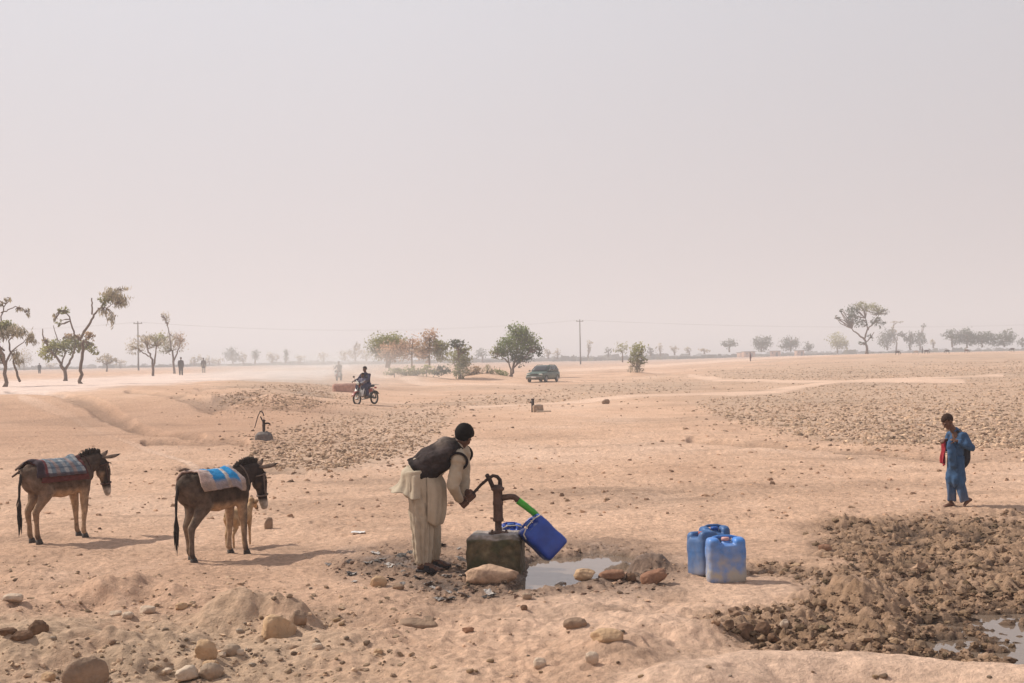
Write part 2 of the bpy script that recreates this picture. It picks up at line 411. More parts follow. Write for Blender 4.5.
def volume_box(name, lo, hi, dens, col, aniso, kind):
    mb = MB(); mb.box([(a + b) / 2 for a, b in zip(lo, hi)], [b - a for a, b in zip(lo, hi)])
    m = bpy.data.materials.new(name); m.use_nodes = True; nt = m.node_tree; nt.nodes.remove(nt.nodes['Principled BSDF'])
    v = nd(nt, 'ShaderNodeVolumeScatter'); v.inputs['Density'].default_value = dens; v.inputs['Color'].default_value = (*col, 1); v.inputs['Anisotropy'].default_value = aniso
    va = nd(nt, 'ShaderNodeVolumeAbsorption'); va.inputs['Density'].default_value = dens; va.inputs['Color'].default_value = (*col, 1)
    ad = nd(nt, 'ShaderNodeAddShader'); nt.links.new(v.outputs[0], ad.inputs[0]); nt.links.new(va.outputs[0], ad.inputs[1])
    nt.links.new(ad.outputs[0], nt.nodes['Material Output'].inputs['Volume'])
    o = mb.build(name, m, smooth=False); tag(o, kind=kind); return o
volume_box('haze', (-6000, -6000, -30), (6000, 6000, 70), .0012, (.875, .88, .93), .12, 'structure')

# ------------------------------------------------------------------ the ground, one sheet
def ground_sheet():
    fine = np.arange(-24, 24.001, .05)
    side = np.array([26, 29, 33, 38, 44, 52, 62, 75, 90, 105, 120, 135, 150, 165, 180.])
    ang = np.radians(np.concatenate([-side[::-1][1:], fine, side[:-1], [180.]]))
    rr = [0.3]
    while rr[-1] < 9000:
        r = rr[-1]; k = 1.05 if r < 7.5 else 1.0032 if r < 22 else 1.005 if r < 60 else 1.009 if r < 160 else 1.03 if r < 1000 else 1.15
        rr.append(r * k)
    rr = np.array(rr); A, RR = np.meshgrid(ang, rr)
    X = (RR * np.sin(A)).ravel(); Y = (RR * np.cos(A)).ravel()
    n = len(ang); m = len(rr)
    reg = regions(X, Y)
    Z = height(X, Y, reg)
    u, v, k = reg
    idx = np.arange(m * n).reshape(m, n)
    a = idx[:-1, :]; b = idx[1:, :]
    F = np.stack([a, np.roll(a, -1, 1), np.roll(b, -1, 1), b], -1).reshape(-1, 4)[:, ::-1]
    V = np.stack([X, Y, Z], 1)
    V = np.vstack([V, [[0, 0, H(0, 0.31)]]]); c = len(V) - 1
    # ---- colours
    n1 = fbm(X / 5, Y / 9, 4, 101); n2 = fbm(X / .7, Y / .9, 4, 103); n3 = fbm(X / 45, Y / 60, 3, 107); n4 = fbm(X / .2, Y / .2, 3, 109)
    def L(a, b, t): return a + (b - a) * np.clip(t, 0, 1)[:, None]
    sand = np.array([.560, .345, .225]); sand2 = np.array([.470, .278, .176]); pale = np.array([.64, .425, .30]); clod = np.array([.42, .285, .195]); mudc = np.array([.230, .142, .086]); wetc = np.array([.165, .104, .072]); roadc = np.array([.70, .52, .425]); far = np.array([.50, .32, .225])
    C = np.repeat(sand[None], len(X), 0)
    C = L(C, sand2, S(-.05, .5, n1) * .8); C = L(C, pale, S(.0, .5, -n1) * .6 + S(.2, .6, n2) * .3); C = L(C, sand2, S(.15, .6, -n2) * .5)
    C = L(C, clod, S(.05, .35, n3) * .45 * S(20, 60, Y))
    C = L(C, np.array([.45, .315, .205]), S(12.4, 10.8, Y) * S(-.3, .3, n1 + n2 * .6) * .65 * S(520, 200, u))
    C = L(C, far, S(150, 500, Y)); C = L(C, np.array([.30, .21, .14]), S(430, 800, Y) * .8)
    C = L(C, clod, k['clod'] * (.55 + .4 * n2)); C = L(C, roadc, k['road'] * .95); C = L(C, pale, k['path'] * .95)
    C = L(C, sand2 * np.array([.88, .84, .82]), S(60, 52, Y) * S(28, 42, Y) * S(400, 200, u) * .75)  # shaded slope of the road bank, painted darker into the ground colour
    C = L(C, wetc, k['wet'] * np.clip(.88 + .6 * n2 + .4 * n4, 0, 1)); C = L(C, mudc * np.array([1.25, 1.2, 1.15]), k['mud'] * np.clip(.8 + .5 * n2 + .3 * n4, 0, 1)); C = L(C, np.array([.085, .052, .034]), k['mud'] * S(-.012, -.10, Z + .05 * n2) * .92); C = L(C, mudc * .75, S(.3, .8, k['puddle']))
    n5 = fbm(X / 3.2, Y / 1.1, 3, 113); n6 = fbm(X / 9, Y / 3.2, 3, 117)
    C = C * (1 - .20 * S(.12, .45, n5) * S(60, 14, Y) - .16 * S(.1, .4, n6) * S(12, 20, Y) + .07 * S(.1, .4, -n6))[:, None]
    C = C * (1 - .34 * k['ditch'])[:, None]  # shadowed edges of the ditches and scarps painted as dark bands
    C = L(C, pale * 1.02, k['bund'] * .75 * (1 - k['mud']))
    C = C * np.array([1.06, 1.115, 1.185])
    C = C * (1 + .16 * n4 * S(60, 20, Y) + .10 * n2)[:, None]
    wet = np.clip(k['wet'] * S(.0, .35, n2) * .8 + k['puddle'] + k['mud'] * S(.1, .5, n2) * .5 * S(800, 950, u), 0, 1)
    colr = np.concatenate([np.clip(C, .01, 1), wet[:, None]], 1); colr = np.vstack([colr, colr[:1]])
    # ---- material
    mt = bpy.data.materials.new('dry_earth'); mt.use_nodes = True; nt = mt.node_tree; b_ = nt.nodes['Principled BSDF']; LK = nt.links.new
    at_ = nd(nt, 'ShaderNodeAttribute', attribute_name='Col'); tc = nd(nt, 'ShaderNodeTexCoord')
    f1 = nd(nt, 'ShaderNodeTexNoise'); f1.inputs['Scale'].default_value = 14; f1.inputs['Detail'].default_value = 8; f1.inputs['Roughness'].default_value = .68; LK(tc.outputs['Object'], f1.inputs['Vector'])
    r1 = nd(nt, 'ShaderNodeMapRange'); r1.inputs['From Min'].default_value = .3; r1.inputs['From Max'].default_value = .7; r1.inputs['To Min'].default_value = .70; r1.inputs['To Max'].default_value = 1.28; LK(f1.outputs['Fac'], r1.inputs[0])
    vo = nd(nt, 'ShaderNodeTexVoronoi'); vo.inputs['Scale'].default_value = 22; LK(tc.outputs['Object'], vo.inputs['Vector'])
    r2 = nd(nt, 'ShaderNodeMapRange'); r2.inputs['From Min'].default_value = .0; r2.inputs['From Max'].default_value = .16; r2.inputs['To Min'].default_value = .72; r2.inputs['To Max'].default_value = 1; LK(vo.outputs['Distance'], r2.inputs[0])
    mm = nd(nt, 'ShaderNodeMath', operation='MULTIPLY'); LK(r1.outputs[0], mm.inputs[0]); LK(r2.outputs[0], mm.inputs[1])
    mx = nd(nt, 'ShaderNodeMix', data_type='RGBA', blend_type='MULTIPLY'); mx.inputs['Factor'].default_value = 1; LK(at_.outputs['Color'], mx.inputs['A']); LK(mm.outputs[0], mx.inputs['B'])
    LK(mx.outputs['Result'], b_.inputs['Base Color'])
    rr_ = nd(nt, 'ShaderNodeMapRange'); rr_.inputs['To Min'].default_value = .95; rr_.inputs['To Max'].default_value = .32; LK(at_.outputs['Alpha'], rr_.inputs[0]); LK(rr_.outputs[0], b_.inputs['Roughness'])
    b_.inputs['Specular IOR Level'].default_value = .25
    f2 = nd(nt, 'ShaderNodeTexNoise'); f2.inputs['Scale'].default_value = 9; f2.inputs['Detail'].default_value = 10; f2.inputs['Roughness'].default_value = .7; LK(tc.outputs['Object'], f2.inputs['Vector'])
    bp = nd(nt, 'ShaderNodeBump'); bp.inputs['Distance'].default_value = .085; bp.inputs['Strength'].default_value = .9; LK(f2.outputs['Fac'], bp.inputs['Height']); LK(bp.outputs[0], b_.inputs['Normal'])
    ob = bigmesh('ground', V, F, mt, colr)
    bm_ = ob.data
    tag(ob, kind='structure')
    # closing fan around the point under the camera
    def sub(name, mask, lift):
        fm = mask[F].mean(1) > .5
        f = F[fm]; used = np.unique(f); mp = np.full(len(V), -1); mp[used] = np.arange(len(used))
        vv = V[used].copy(); rad = np.hypot(vv[:, 0], vv[:, 1]); vv[:, 2] += np.maximum(lift, rad * .00006)
        o = bigmesh(name, vv, mp[f], mt, colr[used]); tag(o, kind='structure'); return o
    sub('dirt_road', np.append(k['road'], 0), .004)
    sub('mud', np.append(k['mud'], 0), .004)
    sub('dirt_path', np.append(k['path'] * (1 - k['road']), 0), .004)
    return mt
EARTH = ground_sheet()
# water
wm = bpy.data.materials.new('muddy_water'); wm.use_nodes = True; nt = wm.node_tree; b_ = nt.nodes['Principled BSDF']
b_.inputs['Base Color'].default_value = (.17, .125, .095, 1); b_.inputs['Roughness'].default_value = .03; b_.inputs['IOR'].default_value = 1.33; b_.inputs['Specular IOR Level'].default_value = .6
wn = nd(nt, 'ShaderNodeTexNoise'); wn.inputs['Scale'].default_value = 7; tcw = nd(nt, 'ShaderNodeTexCoord'); nt.links.new(tcw.outputs['Object'], wn.inputs['Vector'])
wb = nd(nt, 'ShaderNodeBump'); wb.inputs['Distance'].default_value = .004; wb.inputs['Strength'].default_value = .35; nt.links.new(wn.outputs['Fac'], wb.inputs['Height']); nt.links.new(wb.outputs[0], b_.inputs['Normal'])
def water(name, poly_px, z):
    P = [gw(*p) for p in poly_px]; mb = MB()
    cx = sum(p[0] for p in P) / len(P); cy = sum(p[1] for p in P) / len(P)
    mb.add([(cx, cy, z)] + [(p[0], p[1], z) for p in P], [(0, 1 + (i + 1) % len(P), 1 + i) for i in range(len(P))])
    o = mb.build(name, wm, smooth=False); tag(o, kind='structure'); return o
# ------------------------------------------------------------------ materials for things
M_SKIN = mat('brown_skin', (.105, .048, .030), .55, 14, .18, .001, 90)
M_SKINB = mat('boy_skin', (.125, .058, .036), .55, 14, .18, .001, 90)
M_HAIR = mat('black_hair', (.010, .008, .008), .7, 60, .4, .004, 120, spec=.06)
M_HAIRB = mat('short_brown_hair', (.045, .026, .020), .8, 60, .4, .003, 120, spec=.06)
M_CREAM = mat('cream_cotton', (.41, .345, .265), .9, 9, .12, .004, 30, dust=.45, dustcol=(.36, .26, .18), dz=(0, .45), spec=.06)
M_VEST = mat('dark_vest_cloth', (.032, .022, .022), .85, 16, .45, .006, 40, attr=True, spec=.06)
M_SANDAL = mat('dark_sandal', (.035, .030, .032), .7, 20, .3, .002, spec=.06)
M_IRON = mat('rusty_iron', (.085, .052, .042), .62, 26, .5, .003, 60, metal=.25, dust=.35, dustcol=(.17, .09, .06), dz=(1, 2))
M_IRON2 = mat('dark_rusty_iron', (.045, .027, .024), .55, 26, .5, .002, 60, metal=.3)
M_PVC = mat('green_plastic', (.060, .33, .030), .35, 12, .12, .0005)
M_BLUE = mat('new_blue_plastic', (.008, .050, .32), .38, 7, .22, .001, 30, dust=.10, dz=(-1, .3), spec=.5)
M_BLUE2 = mat('faded_blue_plastic', (.030, .185, .56), .45, 14, .25, .0015, 30, dust=1.0, dustcol=(.36, .33, .29), dz=(.04, .40), spec=.4)
M_BLUE3 = mat('dull_teal_plastic', (.016, .095, .27), .5, 9, .25, .001, 30, dust=.5, dustcol=(.30, .25, .20), dz=(-.05, .42), spec=.4)
M_ROPE = mat('pale_rope', (.55, .50, .42), .9, 60, .3, .001)
M_CONC = mat('wet_mossy_concrete', (.075, .058, .030), .6, 11, .55, .012, 40, dust=0)
M_EYE = mat('eye', (.02, .012, .01), .15, 5, 0)

# ------------------------------------------------------------------ hands and heads
def hand(mb, P, axis, wrist, side=1, rg=.016, fr=.0088, scale=1.0):
    """a fist closed on a bar through P along axis; wrist is where the forearm ends"""
    P = vec(P); a = vec(axis).normalized(); w = vec(wrist) - P; wl = w.length; w = w - a * w.dot(a); w.normalize(); n = a.cross(w) * side
    fr *= scale; rg = rg + fr
    palm_c = P + w * .035 * scale + n * (rg + .006)
    mb.tube([vec(wrist), palm_c + w * .03 * scale, palm_c - w * .012 * scale], [(.026 * scale, .02 * scale), (.038 * scale, .016 * scale), (.040 * scale, .014 * scale)], 10, up=tuple(n))
    L = [.92, 1.05, 1.0, .82]
    for i in range(4):
        o = P + a * ((i - 1.5) * .0205 * scale)
        pts = [palm_c - w * .005 + a * ((i - 1.5) * .0195 * scale)]
        for d in (60, 20, -25, -75, -125, -175 * L[i], -215 * L[i]):
            th = R(d)
            pts.append(o - w * (math.cos(th) * rg) * (1 if d < 90 else 1) + n * (math.sin(th) * rg))
        mb.tube(pts, [fr * 1.1] * 4 + [fr] * 2 + [fr * .9, fr * .75], 8)
    t0 = palm_c + w * .018 * scale + a * (.034 * scale)
    mb.tube([palm_c + w * .03 * scale + a * .02 * scale, t0 + n * -.004 + a * .012 * scale, P + a * .052 * scale + w * .012 + n * .004, P + a * .046 * scale - w * .018 - n * .008], [fr * 1.5, fr * 1.35, fr * 1.1, fr * .85], 8)
def open_hand(mb, wrist, d, n, scale=1.0, curl=.5, thumb=1):
    """relaxed hand: d is the pointing direction, n the back-of-hand normal"""
    w = vec(wrist); d = vec(d).normalized(); n = vec(n); n = (n - d * n.dot(d)).normalized(); s = d.cross(n)
    k = w + d * .085 * scale
    mb.tube([w, w + d * .03 * scale, k], [(.024 * scale, .018 * scale), (.036 * scale, .015 * scale), (.038 * scale, .012 * scale)], 10, up=tuple(n))
    for i, L in enumerate((.070, .080, .074, .058)):
        p = k - d * .01 + s * ((i - 1.5) * .020 * scale * thumb); pts = [p]; ang = 0
        for seg in (.45, .32, .26):
            ang += curl * .75; p = p + (d * math.cos(ang) - n * math.sin(ang)) * L * seg * scale * 1.2; pts.append(p)
        mb.tube(pts, [.0092 * scale, .0088 * scale, .0082 * scale, .007 * scale], 8)
    t = w + d * .03 * scale - s * (.032 * scale * thumb)
    mb.tube([t, t + (d * .6 - s * .7 * thumb - n * .2) * .035 * scale, t + (d * 1.0 - s * .9 * thumb - n * .5) * .055 * scale], [.013 * scale, .011 * scale, .008 * scale], 8)
def head_shape(mb, c, f, u, s=1.0):
    """head about .23 s tall; f where the face looks, u towards the crown"""
    c = vec(c); f = vec(f).normalized(); u = vec(u); u = (u - f * u.dot(f)).normalized(); r = f.cross(u)
    rot = Matrix((r, f, u)).transposed()
    P = lambda x, y, z: c + rot @ Vector((x * s, y * s, z * s))
    def E(p, rad): mb.ell(P(*p), [q * s for q in rad], rot, 18, 12)
    E((0, -.012, .030), (.076, .093, .082)); E((0, .022, -.02), (.064, .072, .082)); E((0, .040, -.075), (.046, .045, .036))
    for q in (-1, 1):
        E((q * .042, .048, -.024), (.024, .030, .030)); E((q * .030, .080, .022), (.024, .014, .009))
        mb.ell(P(q * .079, -.005, -.010), (.010 * s, .020 * s, .032 * s), rot, 10, 8)
    mb.tube([P(0, .078, .018), P(0, .098, -.014), P(0, .106, -.026)], [.010 * s, .013 * s, .014 * s], 8)
    E((.012, .092, -.032), (.010, .010, .008)); E((-.012, .092, -.032), (.010, .010, .008))
    E((0, .082, -.056), (.026, .012, .008)); E((0, .080, -.066), (.023, .012, .008)); E((0, .076, -.090), (.020, .014, .014))
    return P, rot
def eyes(P, parent, s=1.0):
    for q in (-1, 1): MB().ell(P(q * .031, .078, .004), .0115 * s, None, 10, 8).build('eye', M_EYE, parent)
def hair_cap(P, rot, s, m, parent, thick=.010, name='hair', back=-.055):
    mb = MB(); mb.ell(P(0, -.014, .034), ((.076 + thick) * s, (.094 + thick) * s, (.084 + thick) * s), rot, 36, 26)
    c = vec(P(0, 0, 0)); inv = rot.transposed(); vs = []
    keep = []
    for p in mb.v:
        l = inv @ (vec(p) - c) / s
        line = .048 if l.y > .03 else max(-.2, .048 + (l.y - .03) * 2.6)
        keep.append(l.z > max(line, back))
    mb.f = [f for f in mb.f if all(keep[i] for i in f)]
    use = sorted({i for f in mb.f for i in f}); mp = {i: k for k, i in enumerate(use)}
    mb.v = [mb.v[i] for i in use]; mb.f = [tuple(mp[i] for i in f) for f in mb.f]
    mb.solid(.012 * s); a = mb.arr(); mb.disp(lambda a: .0035 * s * noise(a[:, 0] * 130 + a[:, 2] * 60, a[:, 1] * 130 + a[:, 2] * 70, 3))
    return mb.build(name, m, parent)
def foot_shape(mb, heel, toe, s=1.0, w=.045):
    h = vec(heel); t = vec(toe); d = (t - h); L = d.length; d.normalize(); sd = d.cross(Vector((0, 0, 1))).normalized(); up = sd.cross(d)
    mb.tube([h + up * .030 * s + d * .02, h + up * .05 * s + d * L * .28, h + up * .034 * s + d * L * .55, h + up * .022 * s + d * L * .8], [(.030 * s, .030 * s), (.034 * s, .045 * s), (w * .95 * s, .034 * s), (w * s, .022 * s)], 12, up=tuple(up))
    for i in range(5):
        o = sd * ((i - 2) * .0185 * s); k = (1.02, 1.04, 1.0, .95, .9)[i]
        mb.tube([h + d * L * .76 + o + up * .02 * s, h + d * L * (.98 * k - .02) + o * 1.05 + up * .012 * s], [.014 * s, (.013 if i == 0 else .0105) * s], 8)
def folds(a, axis_scale, amp, seed, zs=3.0):
    return amp * fbm(a[:, 0] * axis_scale, a[:, 1] * axis_scale + a[:, 2] * zs, 3, seed)

# ------------------------------------------------------------------ the man at the pump
MAN = G(435, 571)
man = thing('person', 'man in cream shalwar kameez and dark vest bending over to work the hand pump', 'person', MAN)
m2 = lambda px, py, y=0.0: Vector(((px - 435) / 100.5 + .000 + (571 - py) / 100.5 * ROLL, y, (571 - py) / 100.5))
MAN_R_GRIP = m2(464.5, 505.5, .00); MAN_L_GRIP = m2(468.5, 501.5, .03)
HAX = (m2(487, 481) - m2(463, 503)).normalized()
def build_man():
    hips = m2(421, 480); sh = m2(452, 452); nk = m2(459, 446)
    shR = m2(459, 459, -.17); shL = m2(462, 455, .17)
    elR = m2(454, 485, -.19); elL = m2(463, 482, .20)
    wrR = m2(459.5, 500, -.055); wrL = m2(464.5, 496, .085)
    b = MB()
    hc = m2(463.5, 438, .0)
    P, rot = head_shape(b, hc, (.34, .74, -.58), (.40, .35, .85), 1.0)
    b.tube([m2(455, 450), m2(461, 442)], [.062, .056], 12)
    b.tube([hips, hips * .5 + sh * .5, sh], [(.135, .10), (.130, .095), (.160, .10)], 14, up=(-.6, 0, .8))
    b.tube([shR, sh, shL], [.07, .085, .07], 12)
    for s_, e_, w_ in ((shR, elR, wrR), (shL, elL, wrL)):
        b.tube([s_, (s_ + e_) / 2, e_], [.055, .047, .040], 12); b.tube([e_, e_ * .6 + w_ * .4, w_], [.041, .037, .026], 12)
    hand(b, MAN_R_GRIP, HAX, wrR, -1); hand(b, MAN_L_GRIP + HAX * .035, HAX, wrL, 1)
    legs = []
    for y0, hx, kx, ax, y1 in ((-.10, m2(420, 482), m2(422, 525), m2(424, 563), -.10), (.10, m2(424, 482), m2(428, 524), m2(431, 559), .15)):
        hx.y = y0; kx.y = y0 * 1.05; ax.y = y1
        b.tube([hx, hx * .5 + kx * .5, kx], [.080, .070, .054], 12); b.tube([kx, kx * .65 + ax * .35, ax], [.055, .055, .036], 12)
        legs.append((hx, kx, ax))
    b.tube([hips + Vector((0, -.1, 0)), hips + Vector((0, .09, 0))], .105, 12)
    feet = []
    for (hx, kx, ax), yy, zz in zip(legs, (-.11, .17), (0, .0)):
        heel = Vector((ax.x - .055, yy, .022)); toe = heel + Vector((.235, -.06, 0)); foot_shape(b, heel, toe); b.tube([ax, Vector((ax.x - .01, yy, .055))], [.036, .036], 10); feet.append((heel, toe))
    b.remesh(.0062, 3); body = b.build('body', M_SKIN, man)
    eyes(P, man)
    hair_cap(P, rot, 1.0, M_HAIR, man, .018, back=-.085)
    for heel, toe in feet:
        d = (toe - heel).normalized(); sd = Vector((-d.y, d.x, 0)); s = MB()
        top = []
        for i in range(15):
            t = i / 14; w = .034 + .016 * math.sin(t * PI * .75); w *= (1 if t < .88 else 1 - ((t - .88) / .12) ** 2 * .6) * (1 if t > .1 else .75 + 2.5 * t)
            c = heel + d * (t * .27 - .015); top.append([c - sd * w + Vector((0, 0, -.018)), c - sd * w + Vector((0, 0, .006)), c + sd * w + Vector((0, 0, .006)), c + sd * w + Vector((0, 0, -.018))])
        s.grid([[tuple(q) for q in r] for r in top], closed=True); s.add(top[0], [(0, 1, 2, 3)]); s.add(top[-1], [(3, 2, 1, 0)])
        for t, hgt in ((.42, .065), (.66, .045)):
            c = heel + d * (t * .25); st = MB()
            P_ = [[tuple(c + d * o + sd * (.052 * math.cos(a)) + Vector((0, 0, .004 + hgt * math.sin(a)))) for a in np.linspace(0, PI, 12)] for o in (-.028, .0, .028)]
            s.grid(P_)
        s.build('sandal', M_SANDAL, man)
    # shalwar: wide legs
    t = MB()
    for hx, kx, ax in legs:
        top = Vector((hx.x, hx.y * .75, 1.0)); an = Vector((ax.x - .005, ax.y, .085))
        t.tube([top, Vector((hx.x + .01, hx.y * .9, .80)), Vector((kx.x, kx.y, .52)), Vector((an.x, an.y, .24)), an], [(.150, .155), (.138, .138), (.104, .112), (.078, .085), (.062, .068)], 24, up=(1, 0, 0), round_=False)
    t.tube([m2(420, 484), m2(424, 470)], [.165, .16], 20)
    t.remesh(.011, 5)
    def fo(a):
        th = np.arctan2(a[:, 1] - np.sign(a[:, 1]) * .1, a[:, 0] + .11)
        return (.026 * noise(th * 2.3 + np.sign(a[:, 1]) * 9, a[:, 2] * 1.1, 5) + .018 * noise(th * 4.5, a[:, 2] * 2.0 + 3, 6) + .010 * noise(th * 3 + a[:, 2] * 9, a[:, 2] * 7, 7)) * S(1.0, .75, a[:, 2]) + .008 * noise(a[:, 0] * 6, a[:, 2] * 16, 8) * S(.32, .1, a[:, 2])
    t.disp(fo); t.build('trousers', M_CREAM, man)
    # kameez: torso, sleeves, then front and back panel
    k = MB()
    k.tube([m2(416, 484), m2(424, 473), m2(438, 462), sh], [(.172, .165), (.172, .15), (.165, .135), (.178, .118)], 22, up=(-.6, 0, .8))
    for s_, e_, w_ in ((shR, elR, wrR), (shL, elL, wrL)):
        k.tube([s_, (s_ + e_) / 2, e_], [.072, .071, .068], 16); k.tube([e_, e_ * .55 + w_ * .45, w_ * .96 + e_ * .04], [.068, .056, .044], 16)
    k.tube([shR, sh, shL], [.085, .1, .085], 14)
    k.remesh(.010, 5); k.disp(lambda a: folds(a, 7, .014, 21, 9) + .005 * noise(a[:, 0] * 20, a[:, 2] * 24 + a[:, 1] * 9, 23))
    def panel(a0, a1, hem, out, n=70, mrows=26, seed=0):
        P_ = []
        for i in range(mrows + 1):
            t_ = i / mrows; row = []
            for j in range(n + 1):
                a = a0 + (a1 - a0) * j / n; ca, sa = math.cos(a), math.sin(a)
                hz = hem(a)
                top = Vector((-.085 + .165 * ca, .178 * sa, 1.045 - .10 * max(0, ca) - .02 * abs(sa)))
                bulge = math.sin(min(t_ * 1.7, .5) * PI) * .066
                o = out(a) * t_ ** 5
                fold = .018 * t_ * math.sin(a * 9 + seed + .8 * math.sin(a * 4)) + .010 * t_ * math.sin(a * 17 + 2 + seed)
                rr = bulge + o + fold
                row.append((top.x + rr * ca * (1.0 if ca < 0 else .7), top.y + rr * sa * .8, top.z + (hz - top.z) * t_))
            P_.append(row)
        g = MB(); g.grid(P_); g.solid(.006); k.add(g.v, g.f)
    panel(R(118), R(262), lambda a: .765 + .035 * math.cos((a - PI) * 2) + .012 * math.sin(a * 7), lambda a: .10 * max(0, math.cos(a - PI * .93)) ** 2 + .02, seed=1)
    panel(R(-80), R(75), lambda a: .50 + .05 * math.sin(a * 2.3), lambda a: -.055 - .02 * math.cos(a), seed=4)
    k.build('kameez', M_CREAM, man)
    # open vest over the back and chest
    v = MB(); ax = (sh - hips).normalized(); upv = Vector((-.67, 0, .74)); sid = Vector((0, 1, 0))
    P_ = []; cols = []
    nA, nT = 72, 34
    for i in range(nT + 1):
        t_ = i / nT; c = m2(421, 476).lerp(sh + ax * .10, t_)
        w_ = .200 + .025 * t_ + .015 * math.sin(t_ * PI); d_ = .190 - .045 * t_
        row = []
        for j in range(nA + 1):
            a = -R(140) + 2 * R(140) * j / nA       # 0 = the back, the two ends meet down on the chest
            sag = .03 * max(0, -math.cos(a)) * math.sin(t_ * PI)
            rad = 1 + .03 * math.sin(a * 6 + t_ * 5) + .075 * float(noise(a * 2.2, t_ * 4, 9)) + .045 * float(noise(a * 5 + t_ * 6, t_ * 9, 10))
            neck = 1 - .50 * S(.84, 1.0, t_)
            p = c + sid * (w_ * math.sin(a) * rad * neck) + upv * ((d_ if math.cos(a) > 0 else .115) * math.cos(a) * rad * neck) - Vector((0, 0, sag))
            row.append(tuple(p))
            edge = max(float(S(.16, .05, t_)), float(S(1.55, 1.95, abs(a))) * .8, float(S(.86, .95, t_)))
            g = .5 * (1 + float(fbm(np.array(a * 2.), np.array(t_ * 6), 3, 33)))
            yo = float(S(.55, .8, t_)) * float(S(1.3, .7, abs(a)))
            base = np.array([.034, .026, .026]) * (.7 + 1.0 * g) + yo * np.array([.085, .070, .058]) * (.5 + g)
            cols.append(base * (1 - .6 * edge))
        P_.append(row)
    v.grid(P_); v.c = np.array(cols)
    keep = []
    for i, p in enumerate(v.v):
        keep.append(min((vec(p) - shR).length, (vec(p) - shL).length) > .088)
    fs = [f for f in v.f if all(keep[q] for q in f)]
    v.f = fs; v.solid(.014); v.build('vest', M_VEST, man)
    # the dark rim of the vest round the arm
    for s_, e_ in ((shR, elR), (shL, elL)):
        d = ((e_ - s_).normalized() * .45 + Vector((0, math.copysign(.9, s_.y), 0))).normalized(); r_ = MB(); n1 = d.orthogonal().normalized(); n2 = d.cross(n1)
        r_.tube([s_ + d * .045 + n1 * .092 * math.cos(q) + n2 * .092 * math.sin(q) for q in np.linspace(0, 2 * PI, 24)], .013, 8, round_=False)
        r_.c = np.repeat([[.014, .010, .012]], len(r_.v), 0); r_.build('vest_edging', M_VEST, man)
build_man()

# ------------------------------------------------------------------ hand pump on its block
BLK = G(496, 571)
sB = BLK.y / FOC
def build_pump_block():
    b = MB(); b.box((0, 0, .135), (.545, .50, .47), Matrix.Rotation(R(-7), 3, 'Z'), bev=.05); b.remesh(.016, 3)
    b.disp(lambda a: .014 * fbm(a[:, 0] * 6 + 3, a[:, 1] * 6 + a[:, 2] * 5, 3, 43) + .005 * noise(a[:, 0] * 26, a[:, 2] * 26 + a[:, 1] * 9, 47))
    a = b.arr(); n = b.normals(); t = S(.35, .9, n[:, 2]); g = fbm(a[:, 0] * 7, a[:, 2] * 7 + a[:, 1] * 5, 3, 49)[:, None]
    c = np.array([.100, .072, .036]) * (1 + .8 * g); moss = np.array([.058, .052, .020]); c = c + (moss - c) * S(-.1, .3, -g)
    pale = np.array([.36, .30, .27]); c = c + (pale - c) * (t * (.65 + .35 * S(-.2, .2, fbm(a[:, 0] * 9, a[:, 1] * 9, 2, 50))))[:, None] * (1 - .0)  # sunlit top painted in: faces turned upward get the pale colour
    m = mat('wet_concrete', (1, 1, 1), .55, 16, .35, .008, 50, attr=True)
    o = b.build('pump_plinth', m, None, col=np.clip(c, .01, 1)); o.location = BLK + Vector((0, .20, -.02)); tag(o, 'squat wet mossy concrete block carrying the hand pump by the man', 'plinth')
build_pump_block()
PUMP = BLK + Vector((.03, .16, .345))
pm = lambda px, py, y=0.0: Vector(((px - 497.5) * sB + (535 - py) * sB * ROLL, y, (535 - py) * sB))
def build_pump(root, iron, dark, hand_pts, scale=1.0, spout=True):
    T = lambda p: vec(p) * scale
    b = MB(); b.lathe([(.10, 0), (.10, .015), (.07, .02), (.036, .03), (.034, .115), (.052, .125), (.056, .14), (.048, .16), (.047, .28), (.053, .29), (.053, .315), (.047, .33), (.046, .42), (.066, .435), (.067, .455), (.05, .465), (.04, .485), (.0, .49)], seg=28)
    for q in range(5): b.ell((.078 * math.cos(q * 1.256), .078 * math.sin(q * 1.256), .024), .013, None, 8, 6)
    b.setarr(b.arr() * scale); b.disp(lambda a: .002 * noise(a[:, 0] * 40, a[:, 2] * 40, 3)); b.build('barrel', iron, root)
    h = MB(); h.tube([T(p) for p in hand_pts], [r * scale for r in np.linspace(.013, .021, len(hand_pts))], 10); h.build('handle', dark, root)
    r = MB(); r.tube([T((.010, 0, .45)), T((.012, 0, .56))], .008 * scale, 8); r.build('piston_rod', dark, root)
    f = MB(); f.tube([T((-.045, 0, .455)), T((-.075, 0, .53)), T((-.105, 0, .585))], [(.022 * scale, .012 * scale)] * 3, 10, up=(0, 1, 0)); f.tube([T((-.105, -.03, .575)), T((-.105, .03, .575))], .012 * scale, 8); f.build('fulcrum', dark, root)
    s = MB(); s.tube([T((.04, 0, .355)), T((.12, 0, .365)), T((.165, 0, .36)), T((.195, 0, .335)), T((.20, 0, .315))], [.033 * scale, .030 * scale, .030 * scale, .031 * scale, .032 * scale], 14, round_=False); s.build('spout', iron, root)
    return root
pump = thing('hand_pump', 'rusty cast iron hand pump on the wet concrete block with hooked handle', 'hand pump', PUMP)
bend = [pm(464, 503.5), pm(472, 495.5), pm(480, 486), pm(487, 479.5), pm(492, 476.5), pm(496, 477.5), pm(499, 481), pm(499.3, 486)]
for p in bend: p.y = 0
